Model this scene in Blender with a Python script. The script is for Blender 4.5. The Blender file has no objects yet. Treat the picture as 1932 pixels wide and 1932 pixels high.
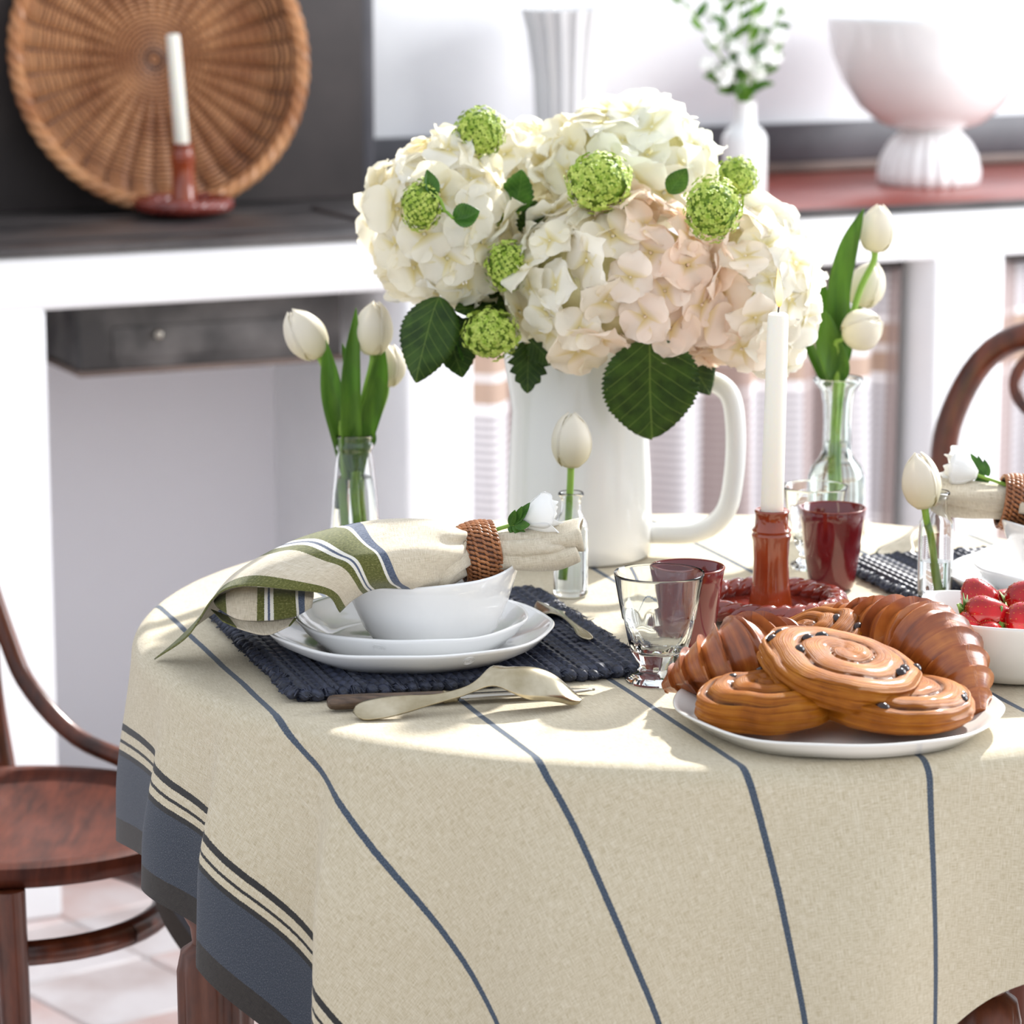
import bpy, bmesh, math, random
from mathutils import Vector as V, Matrix, noise
SC = bpy.context.scene
COL = SC.collection
PI = math.pi
rnd = random.Random(7)

# ------------------------------------------------------------------ camera, world, lights
FPX, CAMH, PITCH = 6200.0, 1.45, math.radians(11.2)
cam_d = bpy.data.cameras.new('camera'); cam = bpy.data.objects.new('camera', cam_d); COL.objects.link(cam)
cam.location = (0, 0, CAMH); cam.rotation_euler = (PI/2 - PITCH, 0, 0)
cam_d.sensor_width = 36.0; cam_d.lens = FPX / 1932 * 36.0
cam_d.clip_start = 0.05; cam_d.clip_end = 60
cam_d.dof.use_dof = True; cam_d.dof.focus_distance = 2.86; cam_d.dof.aperture_fstop = 6.6
SC.camera = cam
SC.view_settings.view_transform = 'Standard'; SC.view_settings.look = 'None'
SC.view_settings.exposure = 0.33; SC.view_settings.gamma = 1.0
SC.view_settings.use_curve_mapping = False
w = bpy.data.worlds.new('world'); SC.world = w; w.use_nodes = True
w.node_tree.nodes['Background'].inputs[0].default_value = (0.90, 0.95, 1.04, 1)
w.node_tree.nodes['Background'].inputs[1].default_value = 0.90
sun_d = bpy.data.lights.new('sun', 'SUN'); sun = bpy.data.objects.new('sun', sun_d); COL.objects.link(sun)
sun_d.energy = 7.0; sun_d.angle = math.radians(2.0); sun_d.color = (1.0, 0.97, 0.93)
sun.rotation_euler = (V((-0.42, -0.80, -0.62))).to_track_quat('-Z', 'Y').to_euler()
ar_d = bpy.data.lights.new('window_light', 'AREA'); ar = bpy.data.objects.new('window_light', ar_d); COL.objects.link(ar)
ar_d.shape = 'RECTANGLE'; ar_d.size = 1.8; ar_d.size_y = 1.7; ar_d.energy = 84; ar_d.color = (0.95, 0.97, 1.0)
ar.location = (3.1, 4.3, 1.8); ar.rotation_euler = V((-1, 0.05, -0.25)).to_track_quat('-Z', 'Y').to_euler()

# ------------------------------------------------------------------ survey helpers
def ray(x, y):
    u = (x - 966) / FPX; v = -(y - 966) / FPX
    return V((u, math.cos(PITCH) + v*math.sin(PITCH), -math.sin(PITCH) + v*math.cos(PITCH)))
def at(x, y, Y):
    d = ray(x, y); t = Y / d.y
    return V((d.x*t, Y, CAMH + d.z*t))
def on(x, y, z=0.751):
    d = ray(x, y); t = (z - CAMH) / d.z
    return V((d.x*t, d.y*t, z))
def lerp(a, b, t): return a + (b - a)*t
def sstep(a, b, x):
    t = max(0.0, min(1.0, (x - a)/(b - a))); return t*t*(3 - 2*t)
def cr(p, n):
    """catmull-rom through points (tuples or vectors) -> n samples"""
    P = [V(q) if not isinstance(q, (int, float)) else q for q in p]
    m = len(P) - 1; out = []
    for i in range(n):
        t = i/(n - 1)*m; k = min(int(t), m - 1); f = t - k
        a = P[k-1] if k > 0 else P[k]*2 - P[k+1]
        b, c = P[k], P[k+1]
        d = P[k+2] if k + 2 <= m else P[k+1]*2 - P[k]
        out.append(0.5*((b*2) + (c - a)*f + (a*2 - b*5 + c*4 - d)*f*f + (b*3 - a - c*3 + d)*f*f*f))
    return out

# ------------------------------------------------------------------ mesh builder
class MB:
    def __init__(s): s.v = []; s.f = []; s.uv = []
    def add(s, vs, fs, uvs=None):
        b = len(s.v); s.v += [V(p) for p in vs]
        s.f += [tuple(b + i for i in f) for f in fs]
        s.uv += list(uvs) if uvs else [(0.0, 0.0)]*len(vs)
        return s
    def grid(s, P, cu=False, cv=False, uv=None, flip=False):
        nu, nv = len(P), len(P[0]); vs = [p for r in P for p in r]; fs = []
        for i in range(nu if cu else nu - 1):
            for j in range(nv if cv else nv - 1):
                a, b = i*nv + j, ((i+1) % nu)*nv + j
                c, d = ((i+1) % nu)*nv + (j+1) % nv, i*nv + (j+1) % nv
                fs.append((a, d, c, b) if flip else (a, b, c, d))
        if uv is None: uv = [(i/max(1, nu-1), j/max(1, nv-1)) for i in range(nu) for j in range(nv)]
        return s.add(vs, fs, uv)
    def tube(s, pts, r, n=8, cap=True, flat=1.0, up=None):
        pts = [V(p) for p in pts]; m = len(pts)
        rr = r if isinstance(r, (list, tuple)) else [r]*m
        P = []; nrm = None
        for i, p in enumerate(pts):
            t = (pts[min(i+1, m-1)] - pts[max(i-1, 0)]).normalized()
            if nrm is None:
                nrm = V(up) if up else (V((0, 0, 1)) if abs(t.z) < 0.9 else V((1, 0, 0)))
            nrm = (nrm - t*nrm.dot(t)).normalized(); b = t.cross(nrm)
            P.append([p + nrm*(math.cos(2*PI*k/n)*rr[i]*flat) + b*(math.sin(2*PI*k/n)*rr[i]) for k in range(n)])
        b0 = len(s.v); s.grid(P, cv=True)
        if cap:
            s.f.append(tuple(b0 + k for k in range(n)))
            s.f.append(tuple(b0 + (m-1)*n + k for k in reversed(range(n))))
        return s
    def lathe(s, prof, n=48, c=(0, 0, 0), mod=None, M=None):
        P = []
        for i, (r, z) in enumerate(prof):
            row = []
            for k in range(n):
                a = 2*PI*k/n; R, Z = (r, z) if mod is None else mod(a, r, z)
                p = V((R*math.cos(a), R*math.sin(a), Z))
                if M: p = M @ p
                row.append(V(c) + p)
            P.append(row)
        return s.grid(P, cv=True, flip=True)
    def box(s, lo, hi, bev=0.0, seg=1, M=None):
        bm = bmesh.new(); bmesh.ops.create_cube(bm, size=1)
        for q in bm.verts:
            q.co = V([(lo[k] + hi[k])/2 + q.co[k]*(hi[k] - lo[k]) for k in range(3)])
        if bev: bmesh.ops.bevel(bm, geom=bm.edges[:], offset=bev, segments=seg, affect='EDGES', profile=0.5)
        bm.verts.index_update()
        vs = [(M @ q.co) if M else q.co.copy() for q in bm.verts]
        fs = [tuple(q.index for q in f.verts) for f in bm.faces]; bm.free()
        return s.add(vs, fs)
    def ball(s, c, r, n=8, m=6, M=None):
        rx = r if isinstance(r, (list, tuple)) else (r, r, r)
        P = []
        for i in range(m + 1):
            t = PI*i/m
            row = []
            for k in range(n):
                a = 2*PI*k/n
                p = V((rx[0]*math.sin(t)*math.cos(a), rx[1]*math.sin(t)*math.sin(a), rx[2]*math.cos(t)))
                if M: p = M @ p
                row.append(V(c) + p)
            P.append(row)
        return s.grid(P, cv=True)
    def mesh(s, name, mat, org=V((0, 0, 0)), sharp=45, smooth=True):
        me = bpy.data.meshes.new(name)
        me.from_pydata([tuple(p - org) for p in s.v], [], s.f)
        ul = me.uv_layers.new(name='UVMap')
        li = [0]*len(me.loops); me.loops.foreach_get('vertex_index', li)
        flat = []
        for i in li: flat += [s.uv[i][0], s.uv[i][1]]
        ul.data.foreach_set('uv', flat)
        if smooth:
            me.polygons.foreach_set('use_smooth', [True]*len(me.polygons))
            if sharp: me.set_sharp_from_angle(angle=math.radians(sharp))
        if mat: me.materials.append(mat)
        me.validate(); me.update()
        return me
    def build(s, name, mat, parent=None, sharp=45, smooth=True, kind=None, label=None, mods=None):
        org = wloc(parent) if parent else V((0, 0, 0))
        o = bpy.data.objects.new(name, s.mesh(name, mat, org, sharp, smooth)); COL.objects.link(o)
        if parent: o.parent = parent
        if kind: o['kind'] = kind
        if label: o['label'] = label
        if mods: mods(o)
        return o
def wloc(o):
    p = V(o.location)
    while o.parent: o = o.parent; p = p + V(o.location)
    return p
def thing(name, label, cat, loc, group=None):
    o = bpy.data.objects.new(name, None); COL.objects.link(o); o.location = loc
    o.empty_display_size = 0.05
    o['label'] = label; o['category'] = cat
    if group: o['group'] = group
    return o
def tag(o, label, cat, group=None):
    o['label'] = label; o['category'] = cat
    if group: o['group'] = group
    return o
def struct(o, label=None):
    o['kind'] = 'structure'
    if label: o['label'] = label
    return o
def solid(th, off=0):
    def f(o):
        m = o.modifiers.new('solid', 'SOLIDIFY'); m.thickness = th; m.offset = off
    return f
def inst(name, me, parent, M, color=None):
    o = bpy.data.objects.new(name, me); COL.objects.link(o); o.parent = parent
    o.matrix_local = Matrix.Translation(-wloc(parent)) @ M
    if color: o.color = (*color, 1)
    return o

# ------------------------------------------------------------------ materials
class NT:
    def __init__(s, name):
        s.m = bpy.data.materials.new(name); s.m.use_nodes = True; s.t = s.m.node_tree
        s.p = s.t.nodes['Principled BSDF']
    def n(s, ty, **kw):
        q = s.t.nodes.new('ShaderNode' + ty)
        for k, v in kw.items(): setattr(q, k, v)
        return q
    def set(s, q, i, val):
        if hasattr(val, 'is_output') or hasattr(val, 'links'): s.t.links.new(val, q.inputs[i])
        elif val is not None: q.inputs[i].default_value = val
    def math(s, op, a, b=None, c=None):
        q = s.n('Math', operation=op); s.set(q, 0, a)
        if b is not None: s.set(q, 1, b)
        if c is not None: s.set(q, 2, c)
        return q.outputs[0]
    def noise(s, vec, scale, detail=4, rough=0.55):
        q = s.n('TexNoise'); q.inputs['Scale'].default_value = scale; q.inputs['Detail'].default_value = detail
        q.inputs['Roughness'].default_value = rough
        if vec is not None: s.t.links.new(vec, q.inputs['Vector'])
        return q.outputs[0]
    def mapv(s, vec, sc):
        q = s.n('Mapping'); s.t.links.new(vec, q.inputs[0]); q.inputs['Scale'].default_value = sc
        return q.outputs[0]
    def mix(s, f, a, b):
        q = s.n('Mix', data_type='RGBA'); s.set(q, 0, f)
        for i, x in ((6, a), (7, b)):
            if isinstance(x, tuple): q.inputs[i].default_value = (*x, 1) if len(x) == 3 else x
            else: s.t.links.new(x, q.inputs[i])
        return q.outputs[2]
    def ramp(s, f, stops):
        q = s.n('ValToRGB'); s.t.links.new(f, q.inputs[0]); e = q.color_ramp.elements
        while len(e) < len(stops): e.new(0.5)
        for i, (p, c) in enumerate(stops): e[i].position = p; e[i].color = (*c, 1)
        return q.outputs[0]
    def bump(s, h, strength=0.3, dist=0.001):
        q = s.n('Bump'); q.inputs['Strength'].default_value = strength; q.inputs['Distance'].default_value = dist
        s.t.links.new(h, q.inputs['Height']); s.t.links.new(q.outputs[0], s.p.inputs['Normal'])
    def trans(s, fac, c):
        tr = s.n('BsdfTranslucent'); mx = s.n('MixShader'); mx.inputs[0].default_value = fac
        if isinstance(c, tuple): tr.inputs[0].default_value = (*c, 1)
        else: s.t.links.new(c, tr.inputs[0])
        out = s.t.nodes['Material Output']
        s.t.links.new(s.p.outputs[0], mx.inputs[1]); s.t.links.new(tr.outputs[0], mx.inputs[2]); s.t.links.new(mx.outputs[0], out.inputs[0])
    def obj(s): return s.n('TexCoord').outputs['Object']
    def uv(s): return s.n('TexCoord').outputs['UV']
    def col(s, c):
        if isinstance(c, tuple): s.p.inputs['Base Color'].default_value = (*c, 1)
        else: s.t.links.new(c, s.p.inputs['Base Color'])
    def P(s, **kw):
        for k, v in kw.items(): s.set(s.p, k.replace('_', ' '), v)
        return s.m
def lin(r, g, b):
    f = lambda c: (c/255/12.92) if c/255 <= 0.04045 else ((c/255 + 0.055)/1.055)**2.4
    return (f(r), f(g), f(b))
def simple(name, c, rough=0.5, **kw):
    n = NT(name); n.col(c); n.P(Roughness=rough, **kw); return n.m
def noisy(name, c1, c2, scale, rough=0.5, bump=0.0, dist=0.001, sc=(1, 1, 1), stops=(0.35, 0.65), detail=4, **kw):
    n = NT(name); v = n.mapv(n.obj(), sc); f = n.noise(v, scale, detail)
    n.col(n.ramp(f, [(stops[0], c1), (stops[1], c2)]))
    if bump: n.bump(f, bump, dist)
    n.P(Roughness=rough, **kw); return n.m

M_plaster = noisy('white_plaster', lin(238, 238, 240), lin(250, 250, 250), 3.0, 0.85, 0.25, 0.004, detail=6)
def mk_niche():
    n = NT('stained_plaster'); f = n.noise(n.obj(), 2.2, 5); g = n.noise(n.obj(), 7.0, 3)
    st = n.ramp(n.math('MULTIPLY', f, g), [(0.36, (0, 0, 0)), (0.46, (1, 1, 1))])
    n.col(n.mix(st, lin(240, 239, 244), lin(196, 194, 197))); n.P(Roughness=0.9); return n.m
M_niche = mk_niche()
M_slate = noisy('dark_slate', lin(44, 42, 43), lin(82, 76, 74), 6.0, 0.45, 0.3, 0.002)
M_panel = noisy('dark_iron', lin(48, 42, 41), lin(68, 60, 58), 4.0, 0.6, 0.2, 0.002)
M_splash = noisy('grey_slate', lin(66, 65, 70), lin(92, 90, 95), 5.0, 0.4)
M_brownstrip = noisy('brown_strip', lin(92, 78, 72), lin(122, 104, 95), 6.0, 0.5, sc=(1, 1, 5))
M_redtop = noisy('red_tile_top', lin(138, 60, 50), lin(162, 80, 68), 5.0, 0.3)
M_box = noisy('weathered_metal', lin(52, 50, 50), lin(112, 108, 106), 9.0, 0.55, 0.4, 0.002, stops=(0.4, 0.75), detail=8)
M_tile = noisy('floor_tile', lin(196, 178, 172), lin(228, 220, 218), 5.0, 0.5, stops=(0.35, 0.6))
M_tile2 = noisy('floor_tile_red', lin(208, 174, 164), lin(226, 212, 208), 6.0, 0.5)
M_grout = simple('grout', lin(188, 182, 180), 0.9)
def mk_wood(name, c1, c2, sc, rough=0.28):
    n = NT(name); v = n.mapv(n.obj(), sc); f = n.noise(v, 14, 6); g = n.noise(n.obj(), 5, 3)
    q = n.math('ADD', n.math('MULTIPLY', f, 0.7), n.math('MULTIPLY', g, 0.3))
    n.col(n.ramp(q, [(0.36, c1), (0.62, c2)])); n.P(Roughness=rough, Coat_Weight=0.15, Coat_Roughness=0.2, Specular_IOR_Level=0.4); return n.m
M_bent = mk_wood('bentwood', lin(52, 23, 12), lin(104, 50, 28), (3, 3, 1))
M_seat = mk_wood('bentwood_seat', lin(54, 22, 13), lin(92, 43, 27), (6, 1, 1), 0.5)
M_seat.node_tree.nodes['Principled BSDF'].inputs['Specular IOR Level'].default_value = 0.16
M_seat.node_tree.nodes['Principled BSDF'].inputs['Coat Weight'].default_value = 0.04
M_legw = mk_wood('turned_wood', lin(58, 26, 12), lin(104, 52, 26), (4, 4, 1), 0.45)

def weave(n, u, v, per=0.0011):
    a = n.math('SINE', n.math('MULTIPLY', u, 2*PI/per)); b = n.math('SINE', n.math('MULTIPLY', v, 2*PI/per))
    return n.math('MULTIPLY', a, b)
def sepuv(n):
    q = n.n('SeparateXYZ'); n.t.links.new(n.uv(), q.inputs[0]); return q.outputs[0], q.outputs[1]
def band(n, x, a, b):
    """1 inside a<x<b"""
    return n.math('MULTIPLY', n.math('GREATER_THAN', x, a), n.math('LESS_THAN', x, b))
def linen_base(n, c1, c2, c3, sc=1.0):
    s1 = n.noise(n.mapv(n.uv(), (1500*sc, 110*sc, 1)), 1.0, 3); s2 = n.noise(n.mapv(n.uv(), (110*sc, 1500*sc, 1)), 1.0, 3)
    s3 = n.noise(n.uv(), 14*sc, 4)
    f = n.math('ADD', n.math('MULTIPLY', s1, 0.5), n.math('MULTIPLY', s2, 0.5))
    c = n.ramp(f, [(0.36, c1), (0.5, c2), (0.64, c3)]); sl = n.noise(n.mapv(n.uv(), (420*sc, 12*sc, 1)), 1.0, 2); c = n.mix(n.ramp(sl, [(0.58, (0, 0, 0)), (0.75, (0.5, 0.5, 0.5))]), c, c3)
    return n.mix(n.math('MULTIPLY', s3, 0.25), c, c1), f
def mk_cloth():
    n = NT('striped_linen'); u, v = sepuv(n)
    base, f = linen_base(n, lin(172, 158, 128), lin(202, 190, 163), lin(220, 211, 190))
    wob = n.math('MULTIPLY', n.math('SUBTRACT', n.noise(n.uv(), 6, 2), 0.5), 0.004)
    uu = n.math('ADD', n.math('ADD', u, wob), n.math('MULTIPLY', n.math('MULTIPLY', n.math('LESS_THAN', u, -0.375), n.math('GREATER_THAN', u, -0.54)), 0.016))
    jag = n.math('ADD', uu, n.math('MULTIPLY', n.math('SUBTRACT', n.noise(n.mapv(n.uv(), (1, 900, 1)), 1, 1), 0.5), 0.0016))
    k = n.math('PINGPONG', n.math('ADD', jag, 0.01), 0.1455/2)
    st = n.math('MULTIPLY', n.math('LESS_THAN', k, 0.0029), n.math('GREATER_THAN', u, -0.53))
    thread = n.ramp(n.noise(n.mapv(n.uv(), (900, 900, 1)), 1, 1), [(0.35, lin(44, 56, 72)), (0.7, lin(86, 98, 112))])
    c = n.mix(st, base, thread)
    dk = n.ramp(f, [(0.35, lin(28, 28, 29)), (0.65, lin(52, 50, 48))])
    blue = n.ramp(n.noise(n.mapv(n.uv(), (800, 1300, 1)), 1, 3), [(0.3, lin(38, 43, 52)), (0.55, lin(60, 66, 77)), (0.75, lin(116, 117, 118))])
    brn = n.ramp(f, [(0.35, lin(36, 31, 28)), (0.65, lin(58, 52, 47))])
    l1 = band(n, jag, -0.5935, -0.587); l2 = band(n, jag, -0.6045, -0.6015)
    c = n.mix(n.math('MAXIMUM', l1, l2), c, dk)
    c = n.mix(n.math('LESS_THAN', jag, -0.611), c, dk)
    c = n.mix(n.math('LESS_THAN', jag, -0.616), c, blue)
    c = n.mix(n.math('LESS_THAN', jag, -0.674), c, brn)
    n.col(c); n.bump(n.math('ADD', weave(n, u, v, 0.0016), f), 0.35, 0.0006)
    n.P(Roughness=0.92, Sheen_Weight=0.15); return n.m
M_cloth = mk_cloth()
def mk_napkin():
    n = NT('napkin_linen'); u, v = sepuv(n)   # u = metres from hem
    base, f = linen_base(n, lin(182, 168, 142), lin(214, 202, 178), lin(230, 221, 202), 1.0)
    jag = n.math('ADD', u, n.math('MULTIPLY', n.math('SUBTRACT', n.noise(n.mapv(n.uv(), (1, 700, 1)), 1, 1), 0.5), 0.0012))
    grn = n.ramp(n.noise(n.mapv(n.uv(), (500, 500, 1)), 1, 2), [(0.3, lin(72, 76, 24)), (0.55, lin(98, 100, 44)), (0.8, lin(150, 146, 96))])
    blu = n.ramp(n.noise(n.mapv(n.uv(), (500, 500, 1)), 1, 2), [(0.3, lin(52, 64, 88)), (0.7, lin(104, 114, 132))])
    wht = lin(232, 228, 216)
    c = n.mix(n.math('LESS_THAN', jag, 0.0125), base, grn)
    c = n.mix(band(n, jag, 0.043, 0.0495), c, grn)
    c = n.mix(band(n, jag, 0.0495, 0.0575), c, wht)
    c = n.mix(band(n, jag, 0.0525, 0.0545), c, blu)
    c = n.mix(band(n, jag, 0.0575, 0.078), c, grn)
    c = n.mix(band(n, jag, 0.078, 0.081), c, wht)
    c = n.mix(band(n, jag, 0.081, 0.089), c, blu)
    n.col(c); n.bump(n.math('ADD', weave(n, u, v, 0.0015), f), 0.4, 0.0006)
    n.P(Roughness=0.95, Sheen_Weight=0.2); return n.m
M_napkin = mk_napkin()
def mk_curtain():
    n = NT('plaid_curtain'); u, v = sepuv(n)   # u along width m, v height m
    base = lin(238, 235, 236)
    fine = n.math('LESS_THAN', n.math('PINGPONG', v, 0.006), 0.0028)
    big = n.math('PINGPONG', n.math('SUBTRACT', v, 0.55), 0.16)
    zone = n.math('GREATER_THAN', big, 0.122)
    gz = n.math('MULTIPLY', n.math('LESS_THAN', big, 0.105), fine)
    c = n.mix(n.math('MULTIPLY', gz, 0.75), base, lin(140, 132, 140))
    c = n.mix(zone, c, lin(192, 166, 148))
    c = n.mix(n.math('GREATER_THAN', big, 0.153), c, lin(230, 224, 222))
    bu = n.math('PINGPONG', u, 0.11)
    c = n.mix(n.math('MULTIPLY', n.math('LESS_THAN', bu, 0.045), 0.75), c, lin(150, 128, 122))
    n.col(c); n.P(Roughness=0.95); return n.m
M_curtain = mk_curtain()
M_white = noisy('white_glaze', lin(236, 236, 236), lin(244, 244, 242), 6, 0.12, Coat_Weight=0.5, Coat_Roughness=0.05)
M_cream = noisy('cream_glaze', lin(226, 224, 218), lin(238, 236, 230), 6, 0.16, Coat_Weight=0.4, Coat_Roughness=0.06)
M_pitch = noisy('pitcher_glaze', lin(222, 224, 222), lin(234, 234, 231), 3, 0.22, Coat_Weight=0.4, Coat_Roughness=0.1)
M_burg = noisy('burgundy_glaze', lin(92, 20, 24), lin(116, 30, 34), 8, 0.12, Coat_Weight=0.6, Coat_Roughness=0.04)
M_terra = noisy('russet_glaze', lin(130, 50, 20), lin(168, 76, 36), 14, 0.14, Coat_Weight=0.6, Coat_Roughness=0.05)
M_terra2 = noisy('russet_saucer_glaze', lin(104, 34, 26), lin(136, 54, 40), 14, 0.12, Coat_Weight=0.6, Coat_Roughness=0.05)
def mk_glass(name, c=(1, 1, 1), ior=1.45):
    n = NT(name); n.col(c); n.P(Roughness=0.0, IOR=ior, Transmission_Weight=1.0); return n.m
M_glass = mk_glass('clear_glass', (0.97, 0.99, 0.985)); M_water = mk_glass('water', (0.98, 1, 0.99), 1.33)
M_greenglass = mk_glass('faintly_green_glass', (0.93, 0.985, 0.96))
M_silver = noisy('old_silver', lin(158, 146, 118), lin(192, 182, 158), 30, 0.22, Metallic=1.0)
M_steel = simple('steel', lin(170, 165, 155), 0.25, Metallic=1.0)
M_horn = mk_wood('dark_handle', lin(62, 48, 38), lin(108, 86, 68), (3, 20, 20), 0.4)
M_wax = simple('wax', lin(246, 242, 228), 0.45, Subsurface_Weight=0.5, Subsurface_Radius=(0.02, 0.016, 0.01))
M_wick = simple('wick', (0.02, 0.015, 0.012), 0.9)
def mk_flame():
    n = NT('flame'); q = n.n('SeparateXYZ'); n.t.links.new(n.uv(), q.inputs[0])
    c = n.ramp(q.outputs[0], [(0.0, (0.9, 0.26, 0.03)), (0.2, (1.0, 0.66, 0.26)), (0.55, (1.0, 0.74, 0.36)), (1.0, (1.0, 0.55, 0.2))])
    n.t.links.new(c, n.p.inputs['Emission Color']); n.P(Emission_Strength=2.0, Roughness=1.0); n.col((0, 0, 0)); return n.m
M_flame = mk_flame()
def mk_petal(name, c1, c2, sub=0.25):
    n = NT(name); u, v = sepuv(n)
    f = n.noise(n.mapv(n.uv(), (4, 60, 1)), 1.0, 3)
    g = n.math('ADD', n.math('MULTIPLY', f, 0.3), n.math('MULTIPLY', u, 0.7))
    cc = n.ramp(g, [(0.1, c1), (0.6, c2)]); n.col(cc); n.trans(0.35, cc); n.P(Roughness=0.5)
    return n.m
M_tulip = mk_petal('tulip_petal', lin(232, 226, 190), lin(246, 240, 224))
M_rose = mk_petal('rose_petal', lin(246, 246, 240), lin(252, 252, 250))
def mk_hyd():
    n = NT('hydrangea_petal'); oi = n.n('ObjectInfo'); u, v = sepuv(n)
    f = n.noise(n.mapv(n.uv(), (5, 30, 1)), 1.0, 3)
    edge = n.ramp(u, [(0.0, lin(232, 222, 160)), (0.28, (1, 1, 1))])
    q = n.n('Mix', data_type='RGBA', blend_type='MULTIPLY'); q.inputs[0].default_value = 1.0
    n.t.links.new(oi.outputs['Color'], q.inputs[6]); n.t.links.new(edge, q.inputs[7])
    cc = n.mix(n.math('MULTIPLY', f, 0.10), q.outputs[2], lin(232, 218, 180)); n.col(cc); n.trans(0.42, cc)
    n.P(Roughness=0.6); return n.m
M_hyd = mk_hyd()
M_vib = noisy('viburnum_floret', lin(134, 164, 36), lin(196, 210, 102), 160, 0.6)
M_vibd = noisy('viburnum_core', lin(92, 126, 26), lin(130, 156, 46), 80, 0.6)
def mk_leaf(name, c1, c2, vein=None, rough=0.4):
    n = NT(name); u, v = sepuv(n)   # u along 0..1 , v across -1..1 (in half-width units)
    f = n.noise(n.obj(), 60, 4); c = n.ramp(f, [(0.35, c1), (0.65, c2)])
    av = n.math('ABSOLUTE', v)
    s = n.math('PINGPONG', n.math('SUBTRACT', u, n.math('MULTIPLY', n.math('POWER', av, 0.8), 0.34)), 0.068)
    side = n.math('LESS_THAN', s, 0.0045); mid = n.math('LESS_THAN', av, 0.018)
    if vein:
        c = n.mix(n.math('MULTIPLY', n.math('MAXIMUM', side, mid), 0.5), c, vein)
        n.bump(n.math('MAXIMUM', side, mid), 0.3, -0.0006)
    n.col(c); n.trans(0.2, c); n.P(Roughness=rough, Specular_IOR_Level=0.35); return n.m
M_leaf = mk_leaf('hydrangea_leaf', lin(36, 62, 14), lin(60, 90, 24), lin(124, 148, 66), 0.55)
M_leaf2 = mk_leaf('young_leaf', lin(52, 96, 30), lin(84, 132, 44), lin(120, 160, 70))
def mk_tleaf():
    n = NT('tulip_leaf'); f = n.noise(n.mapv(n.obj(), (6, 6, 0.6)), 10, 4); c = n.ramp(f, [(0.35, lin(70, 112, 36)), (0.65, lin(108, 154, 50))])
    n.col(c); n.trans(0.38, c); n.P(Roughness=0.45, Specular_IOR_Level=0.4); return n.m
M_tleaf = mk_tleaf()
M_stem = noisy('stem', lin(112, 152, 48), lin(146, 182, 70), 20, 0.45, Subsurface_Weight=0.15, Subsurface_Radius=(0.003, 0.006, 0.001))
def mk_pastry(name, dark, mid, light, along=26, around=1.2, coat=0.55):
    n = NT(name); u, v = sepuv(n)
    w1 = n.noise(n.obj(), 26, 3)
    f = n.noise(n.mapv(n.uv(), (along, around, 1)), 1.0, 5, 0.6)
    g = n.math('ADD', n.math('MULTIPLY', f, 0.42), n.math('MULTIPLY', w1, 0.58))
    c = n.ramp(g, [(0.32, dark), (0.47, mid), (0.66, light)])
    n.col(c); n.bump(f, 0.35, 0.0018)
    n.P(Roughness=0.38, Coat_Weight=coat, Coat_Roughness=0.16, Subsurface_Weight=0.05, Subsurface_Radius=(0.004, 0.002, 0.001)); return n.m
M_crois = mk_pastry('croissant_crust', lin(94, 40, 8), lin(144, 72, 20), lin(190, 116, 46), 60, 1.5, 0.5)
def mk_snail():
    n = NT('raisin_roll_crust'); u, v = sepuv(n)
    cx = n.n('CombineXYZ'); n.t.links.new(n.math('MULTIPLY', u, 46), cx.inputs[0])
    w0 = n.noise(n.obj(), 14, 3); n.t.links.new(n.math('MULTIPLY', w0, 2.2), cx.inputs[1])
    f = n.noise(cx.outputs[0], 1.0, 4, 0.6); w1 = n.noise(n.obj(), 38, 4)
    g = n.math('ADD', n.math('MULTIPLY', f, 0.62), n.math('MULTIPLY', w1, 0.38))
    c = n.ramp(g, [(0.33, lin(94, 44, 5)), (0.48, lin(154, 85, 14)), (0.68, lin(188, 122, 34))])
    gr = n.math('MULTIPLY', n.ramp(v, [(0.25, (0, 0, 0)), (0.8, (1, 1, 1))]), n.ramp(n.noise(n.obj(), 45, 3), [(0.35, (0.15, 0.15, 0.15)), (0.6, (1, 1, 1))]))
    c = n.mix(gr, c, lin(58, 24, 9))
    n.col(c); n.bump(f, 0.7, 0.002); n.P(Roughness=0.5, Specular_IOR_Level=0.1, Coat_Weight=0.2, Coat_Roughness=0.1); return n.m
M_snail = mk_snail()
M_raisin = noisy('raisin', lin(22, 12, 12), lin(56, 34, 30), 90, 0.2, 0.5, 0.001)
def mk_straw():
    n = NT('strawberry_flesh'); f = n.noise(n.obj(), 25, 3)
    n.col(n.ramp(f, [(0.35, lin(128, 4, 8)), (0.65, lin(184, 14, 20))])); n.bump(n.noise(n.obj(), 300, 2), 0.2, 0.001)
    n.P(Roughness=0.22, Coat_Weight=0.3, Coat_Roughness=0.05, Specular_IOR_Level=0.35); return n.m
M_straw = mk_straw(); M_seed = simple('strawberry_seed', lin(190, 110, 50), 0.4)
M_calyx = noisy('calyx', lin(70, 112, 34), lin(142, 172, 84), 60, 0.5)
M_navy = noisy('navy_straw', lin(24, 27, 38), lin(54, 60, 80), 220, 0.5, 0.6, 0.001, sc=(1, 1, 1))
M_rattan = noisy('rattan', lin(124, 72, 36), lin(184, 120, 70), 60, 0.35, Coat_Weight=0.3)
M_rattand = simple('rattan_core', lin(66, 36, 20), 0.6)
M_wick2 = noisy('wicker', lin(158, 100, 60), lin(208, 152, 104), 12, 0.4)
M_wickd = noisy('wicker_dark', lin(62, 34, 18), lin(96, 56, 32), 12, 0.5)

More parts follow.
